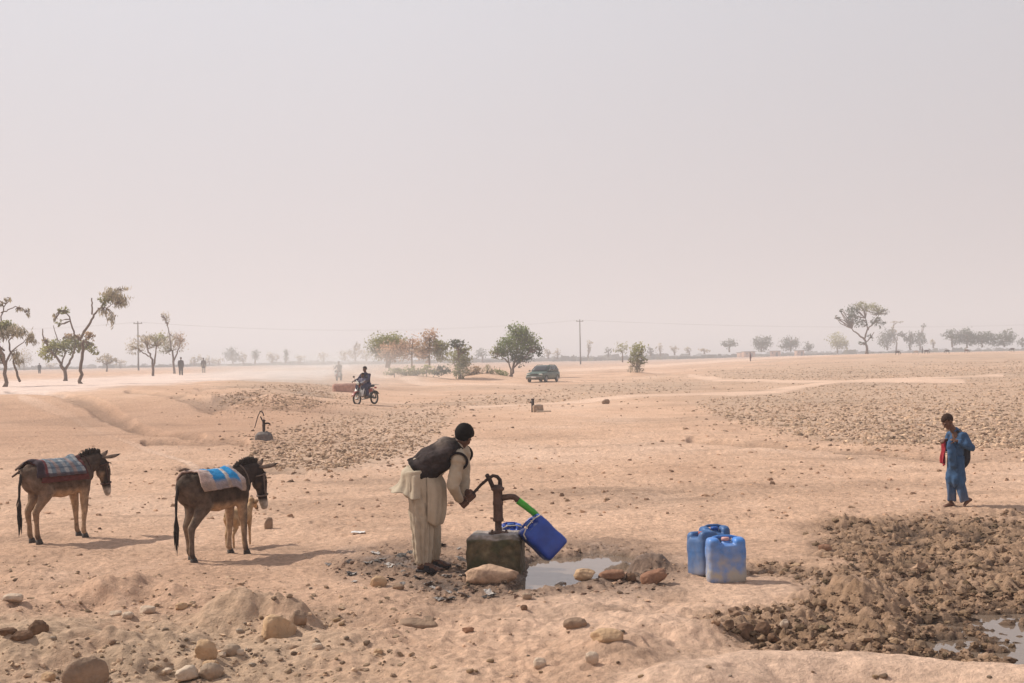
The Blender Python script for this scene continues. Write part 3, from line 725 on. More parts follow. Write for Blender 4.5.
# the man's hands close on the handle: line the pump plane up with his hands
pump.location.y = MAN.y + .02
dx = (MAN + MAN_R_GRIP) - (pump.location + pm(464.5, 505.5)); 
bend = [p + Vector((dx.x, 0, dx.z)) * max(0, 1 - i / 3.0) for i, p in enumerate(bend)]
build_pump(pump, M_IRON, M_IRON2, bend)
hp = pump.location
hose = MB(); A = Vector((.200, 0, .325)); B = pm(539, 521, .02)
hose.tube([A, A * .7 + B * .3 + Vector((.01, 0, -.002)), A * .35 + B * .65 + Vector((.008, 0, .004)), B], [(.036, .036), (.036, .034), (.038, .033), (.040, .034)], 18, round_=False)
hose.v = [tuple(vec(p)) for p in hose.v]; ho = hose.build('hose', M_PVC); ho.location = hp; tag(ho, 'short bright green pipe leading from the pump spout into the tilted blue jerrycan', 'hose')

# ------------------------------------------------------------------ jerrycans
def jerrycan(name, label, loc, rot, m, capm, size=(.37, .24, .45), handle_m=None, group=None, rope=False):
    root = thing(name, label, 'jerrycan', loc, 0, group); root.rotation_euler = rot
    w, d, h = size; b = MB(); hb = h * .80
    vs = []
    prof = [(0, .86), (.012, .95), (.04, 1.0), (hb * .33, 1.0), (hb * .36, .985), (hb * .62, .985), (hb * .65, 1.0), (hb * .90, 1.0), (hb, .93)]
    P_ = []
    for z, k in prof:
        P_.append([(math.copysign(abs(math.cos(a)) ** .38, math.cos(a)) * w / 2 * k, math.copysign(abs(math.sin(a)) ** .38, math.sin(a)) * d / 2 * k, z) for a in np.linspace(0, 2 * PI, 48, endpoint=False)])
    b.grid(P_, closed=True); b.add(P_[0], [tuple(range(48))[::-1]]); b.add(P_[-1], [tuple(range(48))])
    for q in (-1, 1): b.ell((q * w * .33, 0, hb * .98), (w * .165, d * .46, h * .17), None, 20, 14, .6)
    b.ell((0, 0, hb * .98), (w * .3, d * .42, h * .045), None, 18, 10, .7)
    b.lathe([(.034, hb * .98), (.034, hb + .040)], seg=20)
    b.remesh(.0085, 5); b.disp(lambda a: .0045 * noise(a[:, 0] * 9, a[:, 2] * 8 + a[:, 1] * 7, hash(name + label) % 50))
    b.build('body', m, root)
    c = MB(); c.lathe([(.030, hb + .034), (.038, hb + .036), (.038, hb + .058), (.034, hb + .064), (0, hb + .064)], seg=22); c.build('cap', capm, root)
    hd = MB(); hd.tube([(-w * .30, d * .16, h * .93), (-w * .16, d * .22, h * .955), (0, d * .25, h * .955), (w * .16, d * .22, h * .955), (w * .30, d * .16, h * .93)], .014, 10); hd.build('handle', handle_m or m, root)
    if rope:
        rp_ = MB(); rp_.tube([(-w * .5, -d * .45, h * .75), (-w * .46, -d * .52, h * .86), (-w * .2, -d * .53, h * .93), (w * .2, -d * .53, h * .93), (w * .44, -d * .52, h * .88)], .006, 8); rp_.build('rope', M_ROPE, root)
    return root
M_CAP1 = mat('pink_cap', (.55, .30, .27), .5, 20, .2); M_CAP2 = mat('red_cap', (.42, .10, .07), .5, 20, .2); M_CAPB = mat('blue_cap', (.02, .09, .35), .45, 20, .2)
p = G(728, 583); jerrycan('jerrycan', 'faded blue jerrycan with pinkish cap and dusty lower half, front of the standing cans', p + Vector((0, .11, -.008)), (0, 0, R(4)), M_BLUE2, M_CAP1, (.36, .22, .435))
p = G(704, 577); jerrycan('jerrycan', 'dull teal blue jerrycan with red cap standing left of the faded one', p + Vector((.02, .14, -.006)), (R(-2), R(-7), R(-70)), M_BLUE3, M_CAP2, (.35, .21, .44))
p = G(722, 574); jerrycan('jerrycan', 'teal jerrycan mostly hidden behind the two standing blue ones', p + Vector((-.03, .24, -.005)), (0, 0, R(12)), M_BLUE3, M_CAPB, (.29, .2, .455))
# tilted can under the hose: bottom corner in the puddle, leaning on the block
pb = G(548, 566)
tc_ = jerrycan('jerrycan', 'clean deep blue jerrycan tilted under the green pipe and leaning on the block', (0, 0, 0), (0, 0, 0), M_BLUE, M_CAPB, (.29, .27, .43), rope=True)
tilt = Matrix.Rotation(R(-45), 4, 'Y') @ Matrix.Rotation(R(14), 4, 'Z')
corner = tilt @ Vector((.16, -.10, .0)); low = min((tilt @ Vector((sx_ * .18, sy_ * .12, 0))).z for sx_ in (-1, 1) for sy_ in (-1, 1))
cb = at(557, 551.5, pump.location.y - .05)
tc_.matrix_world = Matrix.Translation(cb) @ tilt
p = at(511, 535, BLK.y + .62); p.z = H(p.x, p.y)
jerrycan('jerrycan', 'small blue jerrycan with pale rope standing behind the hand pump block', p + Vector((0, 0, -.005)), (0, 0, R(10)), M_BLUE, M_CAPB, (.24, .18, .40), rope=True)
# ------------------------------------------------------------------ the boy
BOY = G(957, 507)
boy = thing('person', 'barefoot boy in a long blue shalwar kameez looking down at his hands', 'person', BOY)
M_BLUEC = mat('blue_cotton', (.026, .078, .170), .9, 9, .25, .004, 34, dust=.35, dustcol=(.30, .22, .17), dz=(0, .35))
M_DARKC = mat('dark_cloth', (.018, .018, .028), .9, 12, .3, .004, 34)
M_RED = mat('red_cloth', (.30, .022, .035), .9, 14, .3, .004, 40)
b2 = lambda px, py, y=0.0: Vector(((px - 957) / 75.0, y, (507 - py) / 75.0))
def build_boy():
    b = MB(); hc = b2(949.5, 420.5, -.01)
    P, rot = head_shape(b, hc, (-.72, -.25, -.60), (-.42, -.05, .85), .86)
    nk = b2(957, 429); ch = b2(959, 440); pv = b2(957.5, 460)
    shN = b2(962, 434.5, -.13); shF = b2(955, 434, .13); elN = b2(968, 446, -.17); elF = b2(951, 448, .17); haN = b2(955.5, 439.5, -.13); haF = b2(949.5, 439, .06)
    b.tube([b2(957, 433), b2(952.5, 425)], [.046, .042], 12)
    b.tube([pv, ch, b2(958, 434)], [(.10, .075), (.105, .08), (.11, .07)], 14, up=(1, 0, 0))
    b.tube([shN, b2(958.5, 433), shF], [.05, .06, .05], 12)
    for s_, e_, h_ in ((shN, elN, haN), (shF, elF, haF)):
        b.tube([s_, e_], [.042, .034], 10); b.tube([e_, h_], [.034, .021], 10)
    open_hand(b, haN, (-.85, .25, .22), (.2, -.5, .85), .82, .75, 1); open_hand(b, haF, (-.75, -.55, .1), (-.2, -.2, .9), .82, .75, -1)
    anF = b2(952.5, 502.5, .07); anN = b2(966.5, 499, -.06)
    for h_, k_, a_ in ((b2(957.5, 462, -.07), b2(958, 482, -.075), anN), (b2(956, 462, .07), b2(953, 482, .075), anF)):
        b.tube([h_, k_], [.052, .038], 12); b.tube([k_, k_ * .6 + a_ * .4, a_], [.037, .036, .025], 12)
    heel = b2(956.5, 506.6, .07); foot_shape(b, heel + Vector((0, 0, -.006)), heel + Vector((-.185, -.035, -.006)), .8, .036); b.tube([anF, heel + Vector((-.03, 0, .03))], [.028, .03], 10)
    toe = b2(962, 506.5, -.06); hl = b2(971.5, 499.5, -.06); foot_shape(b, hl, toe, .8, .036); b.tube([anN, hl + (toe - hl) * .22 + Vector((-.02, 0, .03))], [.028, .03], 10)
    b.remesh(.0055, 3); b.build('body', M_SKINB, boy); eyes(P, boy, .86)
    hair_cap(P, rot, .86, M_HAIRB, boy, .006, back=-.05)
    t = MB()
    for x0, y0, x1, y1, xk in ((958, -.055, 963.5, -.058, 958.6), (956, .055, 953.6, .066, 952.8)):
        t.tube([b2(x0, 455, y0), b2(xk, 480, y0 * 1.1), b2(x1, 500.5, y1)], [(.088, .085), (.072, .068), (.058, .060)], 24, up=(1, 0, 0), round_=False)
    t.remesh(.010, 6)
    t.disp(lambda a: (.017 * noise(a[:, 0] * 13 + 3, a[:, 2] * 1.3 + a[:, 1] * 9, 61) + .008 * noise(a[:, 0] * 24, a[:, 2] * 4 + a[:, 1] * 15, 62)) * S(.9, .6, a[:, 2]))
    t.build('trousers', M_BLUEC, boy)
    k = MB()
    k.tube([b2(956.8, 478), b2(957.3, 461), ch, b2(958.5, 432.5)], [(.128, .124), (.118, .108), (.120, .10), (.105, .075)], 22, up=(1, 0, 0))
    for s_, e_, h_ in ((shN, elN, haN), (shF, elF, haF)):
        k.tube([s_, e_], [.054, .055], 14); k.tube([e_, e_ * .3 + h_ * .7], [.054, .042], 14)
    k.tube([shN, b2(958.5, 433), shF], [.054, .06, .054], 12)
    k.tube([b2(950, 442, -.10), b2(951, 452, -.12), b2(952, 464, -.1)], [.04, .055, .05], 12)
    k.remesh(.009, 5)
    k.disp(lambda a: (.020 * noise(a[:, 0] * 11, a[:, 2] * 3 + a[:, 1] * 9, 71) + .010 * noise(a[:, 0] * 22 + a[:, 2] * 8, a[:, 2] * 12 + a[:, 1] * 10, 72)))
    k.build('kameez', M_BLUEC, boy)
    d = MB(); d.tube([b2(964, 438, -.05), b2(966.5, 450, -.03), b2(965, 458, -.02), b2(963, 464.5, -.02)], [(.03, .05), (.06, .08), (.075, .09), (.05, .06)], 14); d.tube([b2(957, 430.5, -.09), b2(961, 430, 0), b2(957, 430.5, .09)], [.02, .03, .02], 10)
    d.remesh(.010, 4); d.disp(lambda a: .012 * noise(a[:, 0] * 16, a[:, 2] * 8 + a[:, 1] * 9, 75)); d.build('shawl', M_DARKC, boy)
    r = MB(); P_ = []
    for i in range(22):
        t_ = i / 21; row = []
        for j in range(17):
            q = j / 16 - .5; c = b2(945.6 + .3 * t_, 441 + 23 * t_, .05 + .12 * q)
            row.append(tuple(c + Vector((.016 * math.sin(q * 14 + t_ * 5) - .05 * abs(q) * t_, 0, -.02 * math.cos(q * 7)))))
        P_.append(row)
    r.grid(P_); r.solid(.008); ro = r.build('red_cloth', M_RED); ro.location = BOY; tag(ro, 'red cloth hanging from the front of the boy in blue', 'cloth')
build_boy()

# ------------------------------------------------------------------ donkeys
M_ANIM = mat('donkey_coat', (1, 1, 1), .85, 16, .42, .006, 110, attr=True, spec=.1)
M_MANE = mat('dark_mane', (.028, .020, .017), .9, 40, .4, .004, 90)
M_HOOF = mat('hoof', (.045, .034, .028), .6, 30, .3)
M_STICK = mat('dry_wood', (.16, .10, .07), .85, 20, .4, .002, 60)
M_BLANK = mat('woven_blanket', (1, 1, 1), .95, 60, .22, .003, 120, attr=True)
def lerpc(a, b, t): return a + (b - a) * np.clip(t, 0, 1)[:, None]
def donkey(loc, yaw, label, dark, seed, legs, blanket):
    root = thing('donkey', label, 'donkey', loc, yaw)
    b = MB()
    b.tube([(-.50, 0, .86), (-.42, 0, .83), (-.22, 0, .775), (0, 0, .75), (.20, 0, .775), (.34, 0, .80), (.43, 0, .79)], [(.08, .09), (.158, .165), (.180, .212), (.192, .222), (.168, .215), (.138, .185), (.075, .10)], 22)
    for q in (-1, 1):
        b.ell((-.36, q * .085, .80), (.155, .105, .19)); b.ell((.28, q * .09, .74), (.11, .075, .19)); b.ell((-.475, q * .055, .83), (.07, .07, .11))
    b.ell((-.40, 0, .935), (.12, .07, .06)); b.ell((.20, 0, .945), (.16, .05, .07))
    b.tube([(.28, 0, .86), (.42, 0, .905), (.54, 0, .945), (.61, 0, .97)], [(.10, .165), (.080, .135), (.066, .108), (.058, .09)], 16)
    b.tube([(.605, 0, .985), (.655, 0, .90), (.685, 0, .80), (.705, 0, .68), (.725, 0, .58), (.738, 0, .52)], [(.060, .06), (.078, .088), (.072, .092), (.052, .066), (.050, .058), (.042, .044)], 16, up=(1, 0, .3))
    b.ell((.625, 0, .82), (.06, .06, .10)); b.ell((.735, 0, .535), (.045, .050, .045))
    for q in (-1, 1): b.ell((.712, q * .055, .865), (.022, .018, .026)); b.ell((.766, q * .026, .555), (.012, .014, .016))
    lf, rf, lh, rh = legs        # forward shift of each hoof
    hoofs = []
    for q, s in ((1, lf), (-1, rf)):
        y = q * .105
        b.tube([(.29, y, .72), (.285, y, .56), (.295 + s * .45, y, .35), (.295 + s * .75, y, .20), (.295 + s, y, .095), (.312 + s, y, .055)], [.085, .062, .041, .0275, .033, .030], 14)
        b.ell((.298 + s * .45, y, .34), (.042, .040, .05)); hoofs.append((.318 + s, y))
    for q, s in ((1, lh), (-1, rh)):
        y = q * .10
        b.tube([(-.36, y, .78), (-.27 + s * .2, y * 1.1, .62), (-.36 + s * .5, y, .48), (-.425 + s * .75, y, .385), (-.41 + s * .9, y, .23), (-.405 + s, y, .10), (-.385 + s, y, .055)], [(.115, .14), (.088, .115), (.05, .058), (.040, .048), (.028, .031), (.035, .035), (.031, .031)], 14, up=(1, 0, 0))
        hoofs.append((-.378 + s, y))
    b.remesh(.0125, 4); a = b.arr(); n = b.normals()
    b.disp(lambda a: .004 * noise(a[:, 0] * 9, a[:, 2] * 9 + a[:, 1] * 7, seed))
    g = fbm(a[:, 0] * 6, a[:, 2] * 6 + a[:, 1] * 5, 3, seed + 3)
    main = np.array([.100, .067, .050]) * (.62 if dark else 1.1); drk = np.array([.028, .020, .018]); pale = np.array([.40, .27, .175]); tan = np.array([.215, .135, .085]); grey = np.array([.16, .115, .088])
    c = np.repeat(main[None], len(a), 0) * (1 + .5 * g)[:, None]
    hind = S(-.12, -.34, a[:, 0]); c = lerpc(c, grey * (.75 if dark else 1.15), hind * S(.95, .7, a[:, 2]) * .75)
    c = lerpc(c, drk * 1.3, S(.28, .45, a[:, 0] + .25 * (a[:, 2] - .8)) * (.85 if dark else .55))
    leg = S(.70, .42, a[:, 2]) * (a[:, 0] < .5); c = lerpc(c, (grey * .9 if dark else tan * 1.25), leg * .85)
    c = lerpc(c, drk * 1.6, leg * S(.14, .08, a[:, 2]) * .7)
    inner = leg * np.where(a[:, 1] * n[:, 1] < 0, 1, 0); c = lerpc(c, pale * .8, inner * .5)
    belly = S(.68, .58, a[:, 2]) * S(-.3, -.2, a[:, 0]) * S(.34, .24, a[:, 0]); c = lerpc(c, pale, belly * .95)
    headm = (a[:, 0] > .58); c[headm] = lerpc(c[headm], drk * (1.0 if dark else 1.35), np.full(headm.sum(), .8))
    mz = headm * S(.625, .555, a[:, 2]); c = lerpc(c, np.array([.42, .36, .31]), mz * .95)
    ej = headm * S(.045, .02, np.hypot(a[:, 0] - .70, a[:, 2] - .865)) ; c = lerpc(c, np.array([.2, .15, .12]), ej * .6)
    ch_ = S(.84, .78, a[:, 2]) * S(.66, .62, a[:, 0]) * S(.52, .6, a[:, 0]); c = lerpc(c, pale * .8, ch_ * (.2 if dark else .7))
    body = b.build('body', M_ANIM, root, col=np.clip(c, .008, 1))
    for x, y in hoofs:
        h = MB(); h.lathe([(.046, 0), (.044, .012), (.034, .060), (.02, .064)], (x + .008, y, -.004), 14, Matrix.Rotation(R(-12), 3, 'Y')); h.build('hoof', M_HOOF, root)
    for q in (-1, 1):
        e = MB(); P_ = []
        d = Vector((.90, q * .30, .10 + .08 * q)).normalized(); sd = d.cross(Vector((0, 0, 1))).normalized(); up = sd.cross(d); o = Vector((.612, q * .045, .995))
        for i in range(15):
            t = i / 14; w = .044 * math.sin(min(1, t * 1.25 + .28) * PI * .5) * (1 if t < .5 else math.cos((t - .5) * PI * .98)) + .003
            row = []
            for k in range(12):
                an = 2 * PI * k / 12; row.append(tuple(o + d * (t * .255) + sd * (w * math.cos(an)) + up * (w * .42 * math.sin(an) - .4 * w * abs(math.cos(an)) + .03 * t * t)))
            P_.append(row)
        e.grid(P_, closed=True); e.add(P_[-1], [tuple(range(12))]); ea = e.arr()
        tt = np.clip(((ea - np.array(o)) @ np.array(d)) / .255, 0, 1)
        ec = lerpc(np.repeat((np.array([.15, .10, .075]))[None], len(ea), 0), drk * .8, S(.6, .95, tt)); e.build('ear', M_ANIM, root, col=ec)
        MB().ell((.705, q * .066, .865), (.017, .012, .017), None, 10, 8).build('eye', M_EYE, root)
    mn = MB()
    for i in range(70):
        t = i / 69; p = Vector((.26, 0, .985)).lerp(Vector((.62, 0, 1.055)), t); p.z += .022 * math.sin(t * PI)
        for q in range(3):
            d = Vector((random.uniform(-.35, .25), random.uniform(-.45, .45), 1)).normalized(); l = (.045 + .03 * math.sin(t * PI)) * random.uniform(.7, 1.2)
            mn.tube([p - Vector((0, 0, .03)), p + d * l * .6, p + d * l], [.013, .009, .002], 5, round_=False)
    mn.build('mane', M_MANE, root)
    tl = MB(); tl.tube([(-.50, 0, .93), (-.565, .0, .86), (-.59, .01, .72), (-.595, .012, .55)], [.026, .021, .017, .014], 10)
    for i in range(60):
        o = Vector((-.595, .012, random.uniform(.40, .62))); w = random.uniform(.0, .026); an = random.uniform(0, 2 * PI); l = random.uniform(.18, .33)
        e = o + Vector((math.cos(an) * w, math.sin(an) * w, -l)); tl.tube([o, (o + e) / 2 + Vector((math.cos(an) * w * .6, math.sin(an) * w * .6, 0)), e], [.008, .008, .002], 5, round_=False)
    tl.build('tail', M_MANE, root)
    ht = MB()
    def loop(c, n_, ra, rb, up, r):
        c = vec(c); n_ = vec(n_).normalized(); u = vec(up); u = (u - n_ * u.dot(n_)).normalized(); w = n_.cross(u)
        ht.tube([c + u * (ra * math.cos(q)) + w * (rb * math.sin(q)) for q in np.linspace(0, 2 * PI, 28)], r, 6, round_=False)
    loop((.712, 0, .655), (.15, 0, -1), .068, .056, (1, 0, 0), .011); loop((.645, 0, .905), (.2, 0, -1), .10, .082, (1, 0, 0), .009)
    loop((.40, 0, .90), (.9, 0, .38), .150, .086, (0, 0, 1), .009)
    for q in (-1, 1): ht.tube([(.705, q * .056, .665), (.66, q * .078, .89)], .008, 6)
    ht.build('halter', mat('halter_rope', (.16, .12, .10) if dark else (.07, .035, .03), .9, 40, .3), root)
    # cloth laid over the back
    bvh = BVHTree.FromPolygons([vec(p) for p in b.v], b.f)
    def drape(x0, x1, alo, ahi, off, nx, na, wr, sd_):
        P_ = []; Q = []
        for i in range(nx + 1):
            s = i / nx; row = []
            for j in range(na + 1):
                t = j / na; x = x0 + (x1 - x0) * s + .018 * math.sin(t * 9 + sd_) * (1 if s > .5 else -1) * abs(s - .5) * 2
                a_ = alo(s) + (ahi(s) - alo(s)) * t
                d = Vector((0, math.sin(a_), math.cos(a_))); o = Vector((x, 0, .78))
                hit, nn, _, dist = bvh.ray_cast(o + d * .6, -d)
                rr = (.6 - (hit - o - d * .6).length if hit else .2)
                rr = .6 - dist if hit else .2
                rr = max(rr, .20 if x > -.38 else .15)
                w = wr * float(fbm(np.array(x * 9.), np.array(a_ * 2.2), 3, sd_))
                row.append(tuple(o + d * (rr + off + abs(w) + .02 * abs(math.sin(a_)) ** 3)))
                Q.append((s, t))
            P_.append(row)
        g = MB(); g.grid(P_); return g, np.array(Q)
    root.scale = (.955, .955, .955)
    blanket(root, drape)
    return root
def cloth_obj(name, g, c, root, label, cat='blanket', parent=None, th=.012):
    n = len(g.v); g.c = c; g.solid(th)
    o = g.build(name, M_BLANK, parent)
    if parent is None:
        o.location = root.location; o.rotation_euler = root.rotation_euler; o.scale = root.scale; tag(o, label, cat)
    return o
def stripes(vals, t):
    k = np.clip((t * len(vals)).astype(int), 0, len(vals) - 1); return np.array(vals)[k]
def blanket1(root, drape):
    g, q = drape(-.44, .26, lambda s: R(-96), lambda s: R(88), .014, 44, 70, .020, 3)
    nb = fbm(q[:, 0] * 9, q[:, 1] * 30, 2, 4)
    c = stripes([(.10, .028, .025), (.075, .022, .022), (.05, .018, .022), (.12, .035, .03)], (q[:, 1] * 3 + .1 * nb) % 1) * (1 + .5 * nb)[:, None]
    u_ = cloth_obj('saddle_pad', g, c, root, 'dark maroon pad under the plaid blanket on the left donkey', 'saddle pad')
    g, q = drape(-.47, .19, lambda s: R(-80), lambda s: R(72 - 12 * s), .034, 46, 70, .022, 8)
    s, t = q[:, 0], q[:, 1]; nb = fbm(s * 8, t * 22, 3, 5)
    base = np.repeat([[.16, .20, .235]], len(s), 0)
    c = lerpc(base, np.array([.38, .37, .36]), (np.sin(s * 34) > .35) * .75); c = lerpc(c, np.array([.055, .075, .11]), (np.sin(t * 46) > .45) * .6); c = lerpc(c, np.array([.26, .17, .15]), (np.sin(s * 17 + 1) > .8) * .7)
    c = lerpc(c, np.array([.035, .022, .03]), S(.16, .10, s) ); c = lerpc(c, np.array([.16, .035, .035]), S(.19, .17, s) * S(.12, .14, s)); c = lerpc(c, np.array([.05, .025, .03]), S(.08, .03, np.minimum(t, 1 - t)) * .8)
    cloth_obj('saddle_blanket', g, c * (1 + .35 * nb)[:, None], root, 'faded blue grey plaid blanket on the back of the left donkey')
    for k, (a_, b_) in enumerate((((-.30, .24, 1.0), (-.66, -.02, .93)), ((-.28, .20, .96), (-.62, .10, .84)))):
        s_ = MB(); s_.tube([a_, tuple((x + y) / 2 + .012 for x, y in zip(a_, b_)), b_], [.012, .016, .014], 8); o = s_.build('stick', M_STICK); o.location = root.location; o.rotation_euler = root.rotation_euler; o.scale = root.scale
        tag(o, ('upper' if k == 0 else 'lower') + ' wooden stick jutting out behind the plaid blanket of the left donkey', 'stick')
def blanket2(root, drape):
    g, q = drape(-.40, .20, lambda s: R(-86 + 6 * s - 14 * float(S(.75, .95, s))), lambda s: R(72), .018, 44, 70, .024, 13)
    s, t = q[:, 0], q[:, 1]; nb = fbm(s * 6, t * 14, 3, 15)
    c = np.repeat([[.46, .36, .33]], len(s), 0)
    blue = np.array([.015, .21, .46]); w = .02 * np.sin(t * 12)
    c = lerpc(c, blue, ((s + w > .30) & (s + w < .60)) * 1.0); c = lerpc(c, blue * 1.1, ((s + w > .69) & (s + w < .91)) * 1.0); c = lerpc(c, np.array([.55, .50, .45]), ((s + w > .60) & (s + w < .65)) * 1.0)
    c = lerpc(c, np.array([.42, .28, .23]), S(.3, .0, s) * .5); c = lerpc(c, np.array([.30, .21, .165]), S(.20, .10, np.minimum(t, 1 - t)) * .85)
    cloth_obj('saddle_blanket', g, c * (1 + .35 * nb)[:, None], root, 'pale pink and bright blue striped blanket on the right donkey', th=.02)
    s_ = MB(); s_.tube([(-.24, .20, 1.02), (-.42, .06, 1.045), (-.56, -.02, 1.04)], [.012, .016, .014], 8); o = s_.build('stick', M_STICK); o.location = root.location; o.rotation_euler = root.rotation_euler; o.scale = root.scale
    tag(o, 'wooden stick poking out behind the blue striped blanket', 'stick')
D1 = G(61, 539.5); D2 = G(218, 557.5)
d1 = donkey(D1, R(55), 'grey brown donkey on the left with a plaid blanket and rope halter', False, 5, (.03, -.03, .02, -.02), blanket1)
d2 = donkey(D2, R(54), 'dark brown donkey with a blue striped blanket standing nearer the man', True, 9, (-.03, .03, .07, -.07), blanket2)

# ------------------------------------------------------------------ goats
M_GOAT = mat('goat_coat', (1, 1, 1), .9, 22, .25, .005, 80, attr=True)
def goat(loc, yaw, label, colour, group=None, grazing=False, s=1.0):
    root = thing('goat', label, 'goat', loc, yaw, group)
    b = MB(); b.tube([(-.27, 0, .46), (-.15, 0, .45), (.05, 0, .43), (.20, 0, .45), (.27, 0, .47)], [(.06, .07), (.10, .115), (.115, .135), (.09, .115), (.05, .07)], 16)
    if grazing: nk = [(.22, 0, .48), (.34, 0, .42), (.42, 0, .30)]; hd = [(.41, 0, .31), (.44, 0, .22), (.46, 0, .12)]
    else: nk = [(.22, 0, .48), (.31, 0, .56), (.36, 0, .62)]; hd = [(.34, 0, .645), (.42, 0, .585), (.49, 0, .51)]
    b.tube(nk, [(.06, .085), (.045, .06), (.042, .052)], 12); b.tube(hd, [(.045, .05), (.04, .046), (.026, .028)], 12)
    for q in (-1, 1):
        b.tube([(.19, q * .06, .42), (.19, q * .06, .24), (.195, q * .06, .02)], [.045, .022, .017], 10); b.tube([(-.2, q * .06, .42), (-.17, q * .065, .30), (-.24, q * .06, .2), (-.225, q * .06, .02)], [.065, .04, .021, .017], 10)
    b.setarr(b.arr() * s); b.remesh(.012 * s, 3); a = b.arr() / s; g = fbm(a[:, 0] * 7, a[:, 2] * 7 + a[:, 1] * 4, 3, 7)
    c = np.repeat([colour], len(a), 0) * (1 + .4 * g)[:, None]; c = lerpc(c, np.array([.05, .035, .03]), S(.43, .47, a[:, 0]) * .8)
    b.build('body', M_GOAT, root, col=np.clip(c, .01, 1))
    hx, hz = hd[0][0], hd[0][2]
    for q in (-1, 1):
        e = MB(); e.ell((hx * s, q * .075 * s, (hz - .02) * s), (.02 * s, .05 * s, .032 * s), Matrix.Rotation(R(25 * q), 3, 'X'), 10, 8); e.build('ear', M_GOAT, root, col=np.repeat([np.array(colour) * .7], len(e.v), 0))
    t = MB(); t.tube([(-.28 * s, 0, .50 * s), (-.34 * s, 0, .52 * s), (-.37 * s, 0, .48 * s)], [.02 * s, .018 * s, .008 * s], 8); t.build('tail', M_GOAT, root, col=np.repeat([np.array(colour) * .8], len(t.v), 0))
    return root
p = G(238, 549); goat(p + Vector((-.03, .22, -.005)), R(68), 'small tan goat standing behind the front legs of the dark donkey', (.42, .27, .15), s=.80)
# ------------------------------------------------------------------ trees, bushes
def leaf_mat(name, tr=.4):
    m = mat(name, (1, 1, 1), .75, 3, .15, attr=True, trans=tr, spec=.1); return m
M_LEAF = leaf_mat('dry_foliage'); M_BARK = mat('bark', (.16, .115, .09), .9, 9, .35, .02, 20, spec=.1)
OLIVE = (.30, .30, .13); GREEN = (.20, .25, .085); DARK = (.10, .125, .078); BROWN = (.40, .28, .175); PINK = (.56, .40, .29); GREY = (.43, .37, .255); YGREEN = (.36, .35, .11)
def leaves(mb, cols, lobes, by, bx, s, size, rng, droop=.25, depth=.85):
    for (cx, cy, rx, ry, dens, col) in lobes:
        n = int(dens * (1.15 if col is GREY else 1.5) * PI * rx * ry); ncl = max(4, n // 9)
        d = rng.normal(size=(ncl, 3)); d /= np.linalg.norm(d, axis=1)[:, None]
        rad = rng.uniform(.1, 1, ncl) ** .45 * rng.uniform(.8, 1.12, ncl)
        C = d * rad[:, None] * np.array([rx, rx * depth, ry]) * s + np.array([(cx - bx) * s, 0, (by - cy) * s])
        lum = .62 + .5 * np.clip(d[:, 2] * .5 + .5, 0, 1) * 1.0  # crown shading put into leaf colour: bright on top, dark below
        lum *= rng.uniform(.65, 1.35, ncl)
        for k in range(ncl):
            m = rng.integers(6, 13)
            P = C[k] + rng.normal(size=(m, 3)) * np.array([.19 * rx, .19 * rx, .18 * ry]) * s * 1.0
            for p in P:
                u = rng.normal(size=3); u[2] -= droop; u /= np.linalg.norm(u); w = np.cross(u, rng.normal(size=3)); w /= np.linalg.norm(w) + 1e-9
                gr = col is GREY and size < .25; a = size * (1.0 if gr else .66) * rng.uniform(.6, 1.4); b = a * (rng.uniform(.16, .30) if gr else rng.uniform(.35, .65)); u[2] -= 1.2 if gr else 0; u /= np.linalg.norm(u)
                o = len(mb.v); mb.v += [tuple(p - u * a), tuple(p + w * b), tuple(p + u * a), tuple(p - w * b)]; mb.f.append((o, o + 1, o + 2, o + 3))
                c = np.array(col) * lum[k] * rng.uniform(.8, 1.2); cols += [c] * 4
